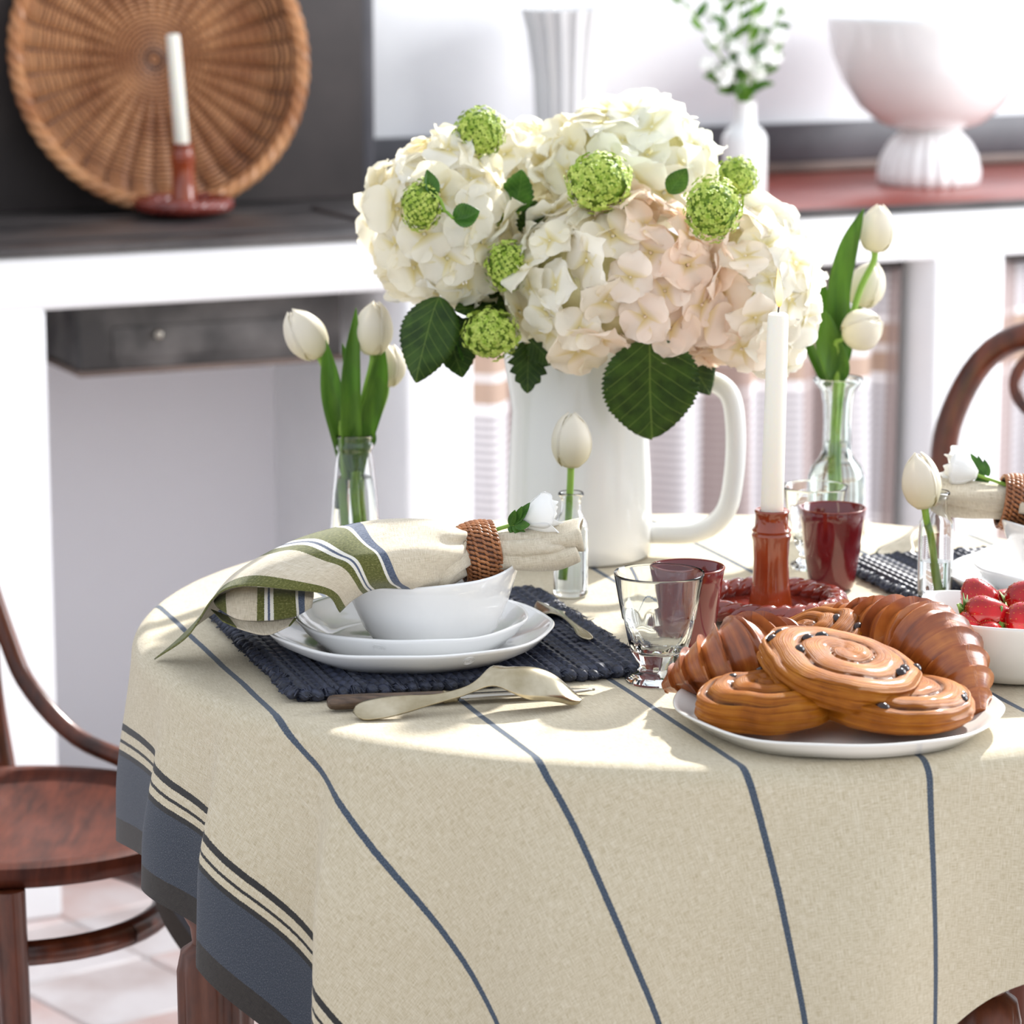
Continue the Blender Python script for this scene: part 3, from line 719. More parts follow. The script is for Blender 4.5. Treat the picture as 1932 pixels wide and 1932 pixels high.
    for k in range(7):
        ring_i = 0 if k < 3 else 1; a0 = k*2.1 + (0.3 if ring_i else 0); m = MB(); P = []; UV = []
        L = 0.030 if ring_i else 0.034; wd = 1.25 if ring_i else 1.0
        for i in range(10):
            s = i/9; row = []
            for j in range(11):
                v = j/10*2 - 1
                a = a0 + v*wd*math.sqrt(max(0.0, 1 - max(0, (s - 0.55)/0.45)**2.2*0.75))
                r = (0.0035 + 0.0125*math.sin(min(1, s*1.15)*PI*0.55))*(1.12 if ring_i else 0.72) + (0.004*max(0, s - 0.75)*4*ring_i)
                z = L*s*(1 - 0.12*v*v*s) + 0.0012*math.sin(5*v + k)*s
                row.append(qm @ V((r*math.cos(a), r*math.sin(a), z))); UV.append((s, v))
            P.append(row)
        MB().grid(P, uv=UV).build('petal', M_rose, rs, sharp=None, mods=solid(0.0005))
    MB().tube(cr([A(925, 1003, 2.838), A(950, 995, 2.838), A(975, 988, 2.838), b], 10), 0.0018, 8).build('stem', M_stem, rs)
    for k, (x0, y0, x1, y1, ww) in enumerate(((962,992,972,962,.006),(968,990,1000,948,.007),(975,988,1012,975,.008),(970,992,1000,990,.0075),(966,994,996,1012,.006),(958,996,985,1006,.006),(972,985,985,955,.005))):
        leaf_mesh(A(x0, y0, 2.832), A(x1, y1, 2.825 + 0.004*(k % 3)), ww*0.62, V((0, -1, 0.5)), 0.0, 0.25, M_leaf2).build('sepal', M_leaf2, rs, sharp=None, mods=solid(0.0004))
    return t
def leaf_mesh(base, tip, hw, nrm, serr=0.0, cup=0.2, mat=None, nser=14, shape=1.0, droop=0.0, NU=None):
    """flat-ish leaf from base to tip, half width hw, facing nrm; serrated margin"""
    ax = (tip - base); L = ax.length; x = ax.normalized(); n = (V(nrm) - x*V(nrm).dot(x)).normalized(); y = n.cross(x)
    NU = NU or (nser*4 + 1 if serr else 15); P = []; UV = []
    for i in range(NU):
        s = i/(NU-1)
        wprof = math.sin(PI*min(1, s)**(0.78*shape))**(0.8 if shape == 1.0 else 0.58) if 0 < s < 1 else 0.0
        ser = 1 + serr*((s*nser) % 1.0 - 0.5)*2*(1 if 0.03 < s < 0.99 else 0)
        row = []
        for j in range(9):
            v = j/4 - 1
            wv = hw*wprof*(ser if abs(v) > 0.99 else 1)*v
            z = -cup*hw*(1 - abs(v))*wprof + droop*L*math.sin(PI*s) + 0.04*hw*math.sin(9*s + 3*v)
            row.append(base + x*(L*s) + y*wv + n*z); UV.append((s, v*wprof))
        P.append(row)
    return MB().grid(P, uv=UV)
napkin(Matrix.Identity(4), 'cream linen napkin with green and blue stripes gathered in the front bowl', 'woven rattan ring around the front striped napkin', 'white rosebud with green sepals tucked into the front napkin ring')
c1 = at(903, 1042, 2.836); c2 = at(1918, 950, 3.09)
T2 = Matrix.Translation(c2) @ Matrix.Rotation(math.radians(170), 4, 'Z') @ Matrix.Translation(-c1)
napkin(T2, 'natural linen napkin gathered over the far right bowl, its tail pointing left', 'woven rattan ring around the far right napkin', 'white rosebud lying on the far right napkin')

# ------------------------------------------------------------------ cutlery
def spoon(label, p0, p1, zf, wid, mat, group, handle=0.6, z0=ZT, roll=0.0):
    """p0 handle end, p1 bowl tip; zf(s) height of spine, bowl turned down"""
    t = thing('table_spoon', label, 'spoon', ((p0 + p1)/2).to_tuple(), group)
    x = (p1 - p0); x.z = 0; L = x.length; x.normalize(); y = V((-x.y, x.x, 0))
    wf = cr([V((w_, 0, 0)) for w_ in wid], 60); P = []; N = 60
    for i in range(N):
        s = i/(N-1); row = []; wv = max(0.0006, wf[i].x); k = sstep(handle - 0.02, handle + 0.16, s)
        end = math.sqrt(max(0, 1 - max(0, (s - 0.93)/0.07)**2)) if s > 0.93 else (math.sqrt(max(0.0, 1 - ((0.05 - s)/0.05)**2)) if s < 0.05 else 1)
        for j in range(11):
            v = j/5 - 1; q = wv*end*v
            z = zf(s) + (1-k)*roll*(wv*end*v + 0.006) + k*roll*0.5*wv*end*v - k*0.85*wv*end*v*v - 0.0006*(1-k)*abs(v)**3 + 0.0006*(1-k)*(1 if abs(abs(v) - 0.8) < 0.05 else 0)
            row.append(p0 + x*(L*s) + y*q + V((0, 0, z - p0.z)))
        P.append(row)
    MB().grid(P).build('spoon_body', mat, t, sharp=None, mods=solid(0.0016, 0))
    return t
p0, p1 = on(667, 1358, ZT), on(1097, 1330, ZT)
def zf1(s):
    q = cr([V((z, 0, 0)) for z in (0.7535, 0.7565, 0.759, 0.7615, 0.767, 0.779, 0.7845, 0.777, 0.755)], 60)
    return q[min(59, int(s*59 + 0.5))].x
spoon('silver table spoon turned face down over the knife handle', p0, p1, zf1, [0.0095, 0.0120, 0.0100, 0.0058, 0.0042, 0.006, 0.018, 0.0205, 0.0165, 0.006], M_silver, 'silver spoons', roll=0.45)
spoon('small silver spoon lying on the front placemat right of the plates', on(1112, 1222, ZP), on(1014, 1150, ZP), lambda s: ZP + 0.0075 + 0.004*math.sin(PI*s), [0.0045, 0.006, 0.0035, 0.0022, 0.002, 0.004, 0.011, 0.012, 0.009, 0.004], M_silver, 'silver spoons')
spoon('dull metal spoon lying beside the far right placemat', on(1672, 1068, ZT), on(1760, 1008, ZT), lambda s: ZT + 0.006 + 0.012*math.sin(PI*s**1.5), [0.012, 0.018, 0.019, 0.012, 0.005, 0.004, 0.004, 0.005, 0.007, 0.007][::1], M_silver, 'silver spoons', handle=2.0)
a, b = on(618, 1326, ZT + 0.008), on(1122, 1301, ZT + 0.004)
kn = thing('table_knife', 'dark-handled table knife under the silver spoon', 'knife', ((a + b)/2).to_tuple())
x = (b - a); q0, q1, q2 = a, a + x*0.425, a + x*0.485
MB().tube([q0 + (q1 - q0)*s for s in (0, .02, .06, .3, .6, .9, 1)], [0.004, 0.0068, 0.008, 0.0078, 0.0072, 0.0068, 0.0066], 14, flat=0.8).build('handle', M_horn, kn)
MB().tube([q1 + (q2 - q1)*s for s in (0, .1, .2, .6, .8, .9, 1)], [0.0066, 0.0074, 0.0068, 0.006, 0.0064, 0.0058, 0.004], 14, flat=0.8).build('bolster', M_silver, kn)
m = MB(); y = V((-x.y, x.x, 0)).normalized(); P = []
for i in range(20):
    s = i/19; p = q2 + (b - q2)*s; wv = 0.0085*(1 - max(0, (s - 0.7)/0.3)**2*0.9)
    P.append([p - y*wv, p + y*wv*0.2 + V((0, 0, 0.0008)), p + y*wv])
m.grid(P).build('blade', M_steel, kn, mods=solid(0.0012))

# ------------------------------------------------------------------ platter and pastries
PL = V((0.269, 2.632))
plate('serving_platter', 'round white platter holding the croissants and raisin rolls', PL, ZT + 0.001, 0.1365, 0.017, 1.1, M_cream, well=0.78)
def rawcro(label, path, radii, nturn, seed, twist=0.35):
    r = random.Random(seed); N, K = 150, 40
    Q = cr([at(*p) for p in path], N); RR = [q.x for q in cr([V((q, 0, 0)) for q in radii], N)]
    P = []; UV = []; nrm = V((0, 0, 1))
    # segment boundaries, wider in the middle
    for i in range(N):
        s = i/(N-1); t = (Q[min(i+1, N-1)] - Q[max(i-1, 0)]).normalized()
        nn = (nrm - t*nrm.dot(t)).normalized(); bb = t.cross(nn); row = []
        for k in range(K):
            a = 2*PI*k/K
            sh = s + twist*RR[i]*3.2*math.cos(a - 0.5)*(1 if s < 0.5 else -1)*0.35
            c = abs(sh - 0.5)*2                       # 0 centre .. 1 tip
            ph = (c**0.85)*nturn/2
            fr = ph - math.floor(ph)
            step = (1 - fr)**0.8*0.20 - 0.10           # each layer drops off towards the tip
            lip = 0.10*math.exp(-((fr - 0.06)/0.07)**2)
            nz = 0.05*noise.noise(V((s*9, math.cos(a)*1.5 + seed, math.sin(a)*1.5)))
            rr = RR[i]*(1 + step + lip + nz)
            vz = math.cos(a); rr *= (0.86 if vz < -0.2 else 1.0) if True else 1
            row.append(Q[i] + nn*(rr*vz) + bb*(rr*math.sin(a))); UV.append((sh*0.9, a/(2*PI)*2 + seed))
        P.append(row)
    c = Q[N//2] - V((0, 0, RR[N//2]))
    t = thing('croissant', label, 'croissant', c.to_tuple(), 'croissants on the platter')
    m = MB(); m.grid(P, cv=True, uv=UV)
    m.f.append(tuple(range(K))); m.f.append(tuple((N-1)*K + k for k in reversed(range(K))))
    m.build('crust', M_crois, t, sharp=50)
    return t
rawcro('glossy croissant at the left of the platter, its pointed end towards the glass', [(1255,1296,2.70),(1320,1268,2.685),(1398,1243,2.685),(1460,1228,2.715),(1545,1222,2.76)], [0.006, 0.0225, 0.032, 0.027, 0.010], 10, 3)
rawcro('large croissant lying across the right of the platter', [(1552,1158,2.80),(1640,1192,2.765),(1742,1222,2.71),(1805,1280,2.665),(1845,1350,2.63)], [0.010, 0.0275, 0.0355, 0.0275, 0.009], 12, 8)
def snail(label, c, R, h, tilt, roll, seed, turns=2.6, rot=0.0, nr=5):
    r = random.Random(seed); NR, NA = 60, 120
    t = thing('raisin_roll', label, 'pastry', (c - V((0, 0, h*0.5))).to_tuple(), 'raisin rolls on the platter')
    M = Matrix.Translation(c) @ Matrix.Rotation(tilt, 4, 'X') @ Matrix.Rotation(roll, 4, 'Y') @ Matrix.Rotation(rot, 4, 'Z')
    P = []; UV = []
    for i in range(NR):
        s = i/(NR-1); row = []
        for k in range(NA):
            a = 2*PI*k/NA
            ell = 1 + 0.04*math.cos(2*a + seed) + 0.03*math.cos(3*a)
            if s <= 0.62:                       # top face
                q = s/0.62; ph = q*turns - a/(2*PI); fr = ph - math.floor(ph)
                ridge = math.sin(PI*fr)**0.5
                rr = R*q*0.965; z = h*(0.5 + 0.22*(1 - q**2.0)) + h*0.20*(ridge - 0.75)*min(1, q*4) - h*0.26*max(0, q - 0.78)**1.4*6*0.6
                u = fr*0.5 + 0.13*math.floor(ph)*0; vv = 1.0 - ridge
            else:
                q = (s - 0.62)/0.38; th = q*PI*0.93
                zt = h*0.38; rr = R*(0.965 + 0.075*math.sin(th)) if th < PI*0.75 else R*(0.965 + 0.075*math.sin(th)) - R*0.12*(th - PI*0.75)
                z = lerp(zt, -h*0.5, (1 - math.cos(th))/2)
                lay = 0.016*math.sin(z/h*22 + 3.0*math.sin(a + seed) + seed) + 0.012*math.sin(z/h*9 + 2*a)
                rr *= 1 + lay; u = 1.5 + z/h*0.9 + 0.12*math.sin(a + seed); vv = 0.12
            nz = 1 + 0.03*noise.noise(V((rr*60*math.cos(a), rr*60*math.sin(a), seed))) + 0.05*noise.noise(V((1.6*math.cos(a), 1.6*math.sin(a), seed + 5)))*min(1, rr/R*2); z += h*0.16*noise.noise(V((1.4*math.cos(a), 1.4*math.sin(a), seed + rr*14)))*min(1, rr/R)*(1 if z > 0 else 0.3)
            row.append(M @ V((rr*ell*nz*math.cos(a), rr*ell*nz*math.sin(a), z))); UV.append((u, vv))
        P.append(row)
    m = MB(); m.grid(P, cv=True, uv=UV)
    m.f.append(tuple((NR-1)*NA + k for k in range(NA)))
    crust = m.build('crust', M_snail, t, sharp=60)
    for k in range(nr):
        a = r.uniform(0, 2*PI); kk = r.choice((1, 1, 2)); q = (kk + a/(2*PI))/turns
        q = min(q, 0.97) if q > 0.5 else 0.6
        p = V((R*q*0.965*math.cos(a), R*q*0.965*math.sin(a), h*(0.5 + 0.22*(1 - q*q)) - h*0.07 - h*0.157*max(0, q - .78)**1.4*6))
        MB().ball((0, 0, 0), (0.0065, 0.0048, 0.0042), 9, 7, M @ Matrix.Translation(p) @ Matrix.Rotation(a + 1.4, 4, 'Z')).build('raisin', M_raisin, crust)
    return t
snail('raisin roll at the lower left of the pile, partly under the top roll', V((0.207, 2.594, 0.7795)), 0.053, 0.027, math.radians(4), math.radians(-3), 2, rot=1.0)
snail('raisin roll at the lower right of the pile on the platter', V((0.309, 2.598, 0.7785)), 0.061, 0.024, math.radians(3), math.radians(4), 5, rot=2.2)
snail('golden raisin roll tilted on top of the pile with its spiral showing', V((0.2695, 2.614, 0.801)), 0.0655, 0.025, math.radians(9), math.radians(9), 9, turns=2.4, rot=0.4, nr=9)
snail('raisin roll at the back of the pile between the two croissants', at(1530, 1222, 2.75), 0.050, 0.032, math.radians(10), math.radians(-18), 12, rot=3.0)

# ------------------------------------------------------------------ strawberry bowl
SB = V((0.452, 2.812))
t = thing('strawberry_bowl', 'rounded square white bowl of strawberries at the right', 'bowl', (SB.x, SB.y, ZT))
def sq(a, r, z):
    a2 = a - math.radians(8); e = 1/((abs(math.cos(a2))**4.0 + abs(math.sin(a2))**4.0)**0.25)
    k = 0.35 + 0.65*min(1, z/0.03)
    return r*(1 + (e - 1)*k)*(1 + 0.008*math.cos(3*a)), z + (0.0022*math.cos(4*a2 + PI) + 0.002*math.cos(a + 1))*(z/0.056)**2
MB().lathe([(0, 0), (0.052, 0), (0.062, 0.003), (0.070, 0.012), (0.079, 0.035), (0.0845, 0.054), (0.0848, 0.0565), (0.0825, 0.0565), (0.0775, 0.04), (0.068, 0.016), (0.058, 0.007), (0, 0.005)], 120, (SB.x, SB.y, ZT + 0.001), sq).build('body', M_cream, t, sharp=None)
def strawberry(label, c, d, R, seed, cal=True):
    """c centre, d axis pointing from the leafy end to the tip"""
    r = random.Random(seed); t = thing('strawberry', label, 'strawberry', c.to_tuple(), 'strawberries in the bowl')
    q = V(d).normalized().to_track_quat('Z', 'Y').to_matrix().to_4x4(); M = Matrix.Translation(c) @ q
    pf = cr([V((0.0, -0.95, 0)), V((0.45, -0.98, 0)), V((0.85, -0.68, 0)), V((0.98, -0.2, 0)), V((0.8, 0.4, 0)), V((0.45, 0.95, 0)), V((0.0, 1.2, 0))], 22)
    def mod(a, rr, z): return rr*(1 + 0.05*math.cos(2*a + seed) + 0.03*math.cos(3*a)), z
    fle = MB().lathe([(max(0, p.x)*R, p.y*R) for p in pf], 28, (0, 0, 0), mod, M).build('flesh', M_straw, t, sharp=None)
    m = MB()
    for i in range(2, 20):
        p = pf[i]; n = max(3, int(11*p.x))
        for k in range(n):
            a = 2*PI*(k + (i % 2)*0.5)/n; rr, z = mod(a, p.x*R, p.y*R)
            m.ball(M @ V((rr*math.cos(a), rr*math.sin(a), z)), (0.00045, 0.00045, 0.0008), 4, 3, q)
    m.build('seeds', M_seed, fle, kind='stuff')
    if cal:
        for k in range(8):
            a = 2*PI*k/8 + r.uniform(-.2, .2); b = M @ V((0, 0, -0.95*R)); e = M @ V((R*1.05*math.cos(a), R*1.05*math.sin(a), -R*r.uniform(0.8, 1.35)))
            leaf_mesh(b, e, R*0.32, q.to_3x3() @ V((0, 0, -1)), 0, 0.3).build('calyx_leaf', M_calyx, t, sharp=None, mods=solid(0.0004))
        MB().tube([M @ V((0, 0, -0.9*R)), M @ V((0.1*R, 0, -1.35*R)), M @ V((0.3*R, 0, -1.7*R))], 0.0012, 6).build('stalk', M_calyx, t)
strawberry('large ripe strawberry with its leafy cap turned left', at(1862, 1162, 2.80), (0.95, -0.25, 0.05), 0.0195, 1)
strawberry('strawberry at the back left of the bowl behind the largest one', at(1845, 1128, 2.845), (-0.35, 0.3, 0.55), 0.0165, 2)
strawberry('strawberry half hidden at the back middle of the bowl', at(1895, 1142, 2.86), (-0.4, -0.3, 0.3), 0.0155, 3)
strawberry('strawberry at the upper right edge of the picture', at(1938, 1130, 2.84), (0.7, -0.2, 0.5), 0.018, 4)
strawberry('front right strawberry with its leafy cap at the left', at(1936, 1172, 2.785), (0.8, -0.5, 0.1), 0.0175, 5)
strawberry('small pale orange-red strawberry at the front rim', at(1868, 1194, 2.775), (0.2, -0.8, 0.4), 0.012, 6, False)
strawberry('strawberry low at the left inside the bowl', at(1828, 1180, 2.79), (0.6, -0.3, -0.2), 0.012, 7, False)
strawberry('strawberry buried in the middle of the bowl', V((0.455, 2.80, 0.778)), (0.2, 0.3, 0.3), 0.018, 8, False)

# ------------------------------------------------------------------ glasses and cups
def tumbler(label, c, R, h, group):
    t = thing('glass_tumbler', label, 'glass', (c[0], c[1], ZT), group)
    k = h/0.096
    out = [(0, 0), (R*0.72, 0), (R*0.74, 0.002*k), (R*0.68, 0.005*k), (R*0.46, 0.009*k), (R*0.42, 0.013*k), (R*0.52, 0.020*k), (R*0.64, 0.028*k), (R*0.72, 0.040*k), (R*0.79, 0.055*k), (R*0.815, 0.0565*k), (R*0.88, 0.07*k), (R*0.99, 0.094*k), (R*0.998, 0.0955*k), (R*0.985, 0.0965*k)]
    inn = [(R*0.955, 0.094*k), (R*0.84, 0.07*k), (R*0.755, 0.055*k), (R*0.67, 0.04*k), (R*0.56, 0.030*k), (R*0.3, 0.0265*k), (0, 0.026*k)]
    def mod(a, r, z):
        f = 1 - 0.07*abs(math.sin(4.5*a))**3*sstep(0.016*k, 0.03*k, z)*(1 - sstep(0.052*k, 0.0565*k, z)) if r > R*0.5 else 1
        return r*f, z
    m = MB(); m.lathe(out + inn, 108, (c[0], c[1], ZT + 0.001), mod).build('glass_body', M_glass, t, sharp=50)
tumbler('clear faceted footed glass standing left of the pastry platter', on(1242, 1286, ZT).to_2d(), 0.0395, 0.096, 'clear glasses')
tumbler('clear footed glass at the back between the candle and the tulip vase', V((0.305, 3.245)), 0.033, 0.083, 'clear glasses')
def cup(label, c, R, h):
    t = thing('ceramic_cup', label, 'cup', (c[0], c[1], ZT), 'burgundy cups')
    cb = MB().lathe([(0, 0), (R*0.56, 0), (R*0.66, 0.003), (R*0.72, 0.012), (R*0.84, h*0.45), (R*0.95, h*0.85), (R, h*0.985), (R*0.985, h), (R*0.955, h*0.99), (R*0.9, h*0.83), (R*0.78, h*0.4), (R*0.64, 0.01), (0, 0.007)], 72, (c[0], c[1], ZT + 0.001)).build('body', M_burg, t, sharp=None)
    MB().tube([V((c[0] + R*0.985*math.cos(2*PI*k/72), c[1] + R*0.985*math.sin(2*PI*k/72), ZT + 0.001 + h*0.992)) for k in range(73)], 0.0011, 6, cap=False).build('rim', M_terra2, cb)
cup('burgundy glazed cup standing behind the clear faceted glass', V((0.157, 2.885)), 0.034, 0.078)
cup('tall burgundy glazed cup right of the lit candle', V((0.313, 3.145)), 0.0325, 0.081)

# ------------------------------------------------------------------ candlesticks
def candlestick(label, clabel, c, z0, ch, lean, lit):
    t = thing('candlestick', label, 'candlestick', (c[0], c[1], z0), 'russet glazed candlesticks')
    o = (c[0], c[1], z0)
    sau = MB().lathe([(0, 0), (0.05, 0), (0.058, 0.003), (0.063, 0.010), (0.060, 0.011), (0.05, 0.008), (0.02, 0.007), (0, 0.007)], 64, o).build('saucer', M_terra2, t)
    m = MB(); N = 170
    for k in range(3):
        m.tube([V((o[0] + (0.0635 + 0.0042*math.cos(9*2*PI*i/N + k*2*PI/3))*math.cos(2*PI*i/N), o[1] + (0.0635 + 0.0042*math.cos(9*2*PI*i/N + k*2*PI/3))*math.sin(2*PI*i/N), z0 + 0.0145 + 0.0045*math.sin(9*2*PI*i/N + k*2*PI/3))) for i in range(N + 1)], 0.0064, 8, cap=False)
    m.build('braided_rim', M_terra2, sau)
    def nd(a, r, z): return r*(1 + 0.012*math.sin(2*a + z*90)), z
    MB().lathe([(0, 0.006), (0.0205, 0.006), (0.0205, 0.012), (0.0175, 0.03), (0.0165, 0.055), (0.0172, 0.073), (0.0182, 0.0765), (0.0186, 0.079), (0.017, 0.081), (0.0184, 0.0835), (0.0155, 0.087), (0.0153, 0.098), (0.0165, 0.1015), (0.0155, 0.103), (0.0115, 0.102), (0.0112, 0.092), (0, 0.092)], 40, o, nd).build('stem', M_terra, t)
    b = V((o[0], o[1], z0 + 0.0925)); tp = b + V((lean, 0, ch + 0.01))
    ct = thing('taper_candle', clabel, 'candle', b.to_tuple(), 'white taper candles')
    wx = MB().tube([b, b.lerp(tp, 0.02), b.lerp(tp, 0.5), b.lerp(tp, 0.97), b.lerp(tp, 0.992), tp], [0.0095, 0.0108, 0.0102, 0.0098, 0.0092, 0.007], 28).build('wax', M_wax, ct)
    if lit:
        MB().tube(cr([tp - V((0, 0, .002)), tp + V((0.0003, 0, 0.004)), tp + V((0.0012, 0, 0.007))], 6), 0.0007, 6).build('wick', M_wick, wx)
        f0 = tp + V((0.001, 0, 0.005)); P = []; UV = []
        for i in range(18):
            s = i/17; r = 0.0034*math.sin(PI*s**0.6)**0.9 if 0 < s < 1 else 0.0
            P.append([f0 + V((-0.002*s*s + r*math.cos(2*PI*k/14), r*math.sin(2*PI*k/14), 0.037*s)) for k in range(14)]); UV += [(s, 0)]*14
        MB().grid(P, cv=True, uv=UV, flip=True).build('flame', M_flame, ct, sharp=None)
candlestick('russet glazed candlestick with braided saucer in the middle of the table', 'lit white taper candle on the table', on(1453, 1165, ZT).to_2d(), ZT + 0.001, 0.186, 0.003, True)
candlestick('russet glazed candlestick on the hearth in front of the wicker tray', 'unlit white taper candle in front of the wicker tray', V((-0.480, 4.80)), CT + 0.0045, 0.158, -0.011, False)

# ------------------------------------------------------------------ pitcher with hydrangeas
PT = V((0.069, 3.31, ZT))
pt = thing('ceramic_pitcher', 'tall white glazed pitcher holding the hydrangea bouquet', 'pitcher', PT.to_tuple())
def spout(a, r, z):
    k = sstep(0.15, 0.22, z)*max(0, math.cos(a - PI))**8
    return r*(1 + 0.25*k), z
MB().lathe([(0, 0.0), (0.070, 0.0), (0.0735, 0.003), (0.0745, 0.02), (0.0735, 0.08), (0.069, 0.15), (0.064, 0.20), (0.063, 0.226), (0.0635, 0.231), (0.0605, 0.231), (0.0605, 0.2), (0.065, 0.15), (0.069, 0.08), (0.069, 0.012), (0, 0.008)], 80, (PT.x, PT.y, PT.z + 0.001), spout).build('body', M_pitch, pt, sharp=None)
hp = [PT + V(p) for p in ((0.058, 0.0, 0.168), (0.09, -0.006, 0.178), (0.126, -0.014, 0.184), (0.150, -0.02, 0.172), (0.1575, -0.022, 0.14), (0.157, -0.022, 0.09), (0.148, -0.02, 0.048), (0.120, -0.012, 0.026), (0.070, 0.0, 0.022))]
m = MB(); Q = cr(hp, 44); m.tube(Q, [0.0125]*44, 14, flat=0.85, up=(0, 0, 1)); m.build('handle', M_pitch, pt, sharp=None)

def floret_mesh(seed, ro):
    r = random.Random(seed); m = MB()
    for k in range(4):
        a = k*PI/2 + r.uniform(-.18, .18); L = ro*r.uniform(0.9, 1.1); wd = ro*r.uniform(0.56, 0.72); lift = r.uniform(-0.05, 0.22); P = []; UV = []
        ca, sa = math.cos(a), math.sin(a); b = r.uniform(-0.25, 0.25); bz = 0.0006*k
        for i in range(8):
            s = i/7; row = []
            wp_ = wd*(math.sin(PI*(0.06 + 0.80*s**0.72))**0.75) if s < 1 else wd*0.30
            for j in range(7):
                v = j/3 - 1
                x = L*(0.06 + 0.94*s)*(1 - 0.10*v*v*s); y = wp_*v
                z = bz + ro*(lift*s - 0.22*s*s*s + 0.17*v*v*s + b*v*s*s*0.5 + 0.07*s*math.sin(5*s + 4.5*v + seed + 2*k))
                row.append(V((x*ca - y*sa, x*sa + y*ca, z))); UV.append((s, v))
            P.append(row)
        m.grid(P, uv=UV)
    m.ball((0, 0, 0.0012), 0.0018, 6, 4)
    return m.mesh('floret', M_hyd, sharp=None)
FLO = [floret_mesh(k, 0.0305) for k in range(7)]
def hydrangea(label, c, rad, n, cols, seed, bias=None, base=None):
    r = random.Random(seed)
    t = thing('hydrangea', label, 'flower', c.to_tuple(), 'hydrangea heads in the pitcher')
    MB().ball(c, tuple(q*0.76 for q in rad), 18, 12).build('flower_core', M_core, t)
    if base is not None:
        MB().tube(cr([c, c.lerp(base, 0.4) + V((0, 0.01, -0.01)), base], 8), 0.0035, 8).build('stem', M_stem, t)
    ga = PI*(3 - math.sqrt(5))
    for i in range(n):
        z = 1 - 2*(i + 0.5)/n; a = i*ga + r.uniform(-.15, .15); q = math.sqrt(1 - z*z)
        d = V((q*math.cos(a), q*math.sin(a), z))
        if d.y > 0.62 or d.z < -0.88: continue
        k = r.uniform(0.90, 1.04)
        p = c + V((d.x*rad[0]*k, d.y*rad[1]*k, d.z*rad[2]*k))
        nn = (V((d.x/rad[0], d.y/rad[1], d.z/rad[2])).normalized() + V((r.uniform(-.5, .5), r.uniform(-.5, .5), r.uniform(-.4, .5)))).normalized()
        M = Matrix.Translation(p) @ nn.to_track_quat('Z', 'Y').to_matrix().to_4x4() @ Matrix.Rotation(r.uniform(0, 2*PI), 4, 'Z') @ Matrix.Scale(r.uniform(0.80, 1.15), 4)
        inst('floret', r.choice(FLO), t, M, cols(d, r))
    return t
def mixc(a, b, t): return tuple(lerp(x, y, t) for x, y in zip(a, b))
WH, CRM, BL, GR = lin(253, 252, 246), lin(252, 245, 220), lin(255, 233, 214), lin(246, 249, 228)
M_core = noisy('hydrangea_core', lin(196, 190, 140), lin(226, 220, 176), 60, 0.8)
mouth = PT + V((0, 0, 0.2))
def c_left(d, r): return mixc(CRM, WH, r.uniform(0.1, 0.9))
def c_top(d, r): return mixc(WH, GR, r.uniform(0, 0.5)) if d.x > -0.3 else mixc(CRM, WH, r.random())
def c_front(d, r):
    b = sstep(-0.5, 0.25, d.x + 0.25*r.uniform(-1, 1))
    return mixc(mixc(CRM, WH, r.uniform(0.2, 0.9)), mixc(BL, WH, r.uniform(0.0, 0.35)), b)
def c_right(d, r):
    b = sstep(-0.45, 0.15, d.x + 0.2*r.uniform(-1, 1))
    return mixc(mixc(BL, WH, r.uniform(0, 0.4)), mixc(WH, CRM, r.uniform(0, 0.3)), b)
hydrangea('cream hydrangea head at the left of the bouquet', at(835, 425, 3.25), (0.069, 0.066, 0.082), 56, c_left, 1, base=mouth + V((-0.03, 0, 0)))
hydrangea('white hydrangea head at the top of the bouquet', at(1185, 305, 3.33), (0.085, 0.08, 0.058), 62, c_top, 2, base=mouth + V((0, 0.03, 0)))
hydrangea('large cream and blush hydrangea head at the front of the bouquet', at(1168, 530, 3.215), (0.108, 0.085, 0.083), 88, c_front, 3, base=mouth + V((0, -0.02, 0)))
hydrangea('blush to white hydrangea head at the right of the bouquet behind the candle flame', at(1408, 545, 3.235), (0.066, 0.075, 0.080), 60, c_right, 4, base=mouth + V((0.03, 0, 0)))
hydrangea('cream hydrangea head set back between the left and top ones', at(985, 345, 3.40), (0.06, 0.06, 0.06), 34, c_left, 5, base=mouth + V((-0.01, 0.03, 0)))

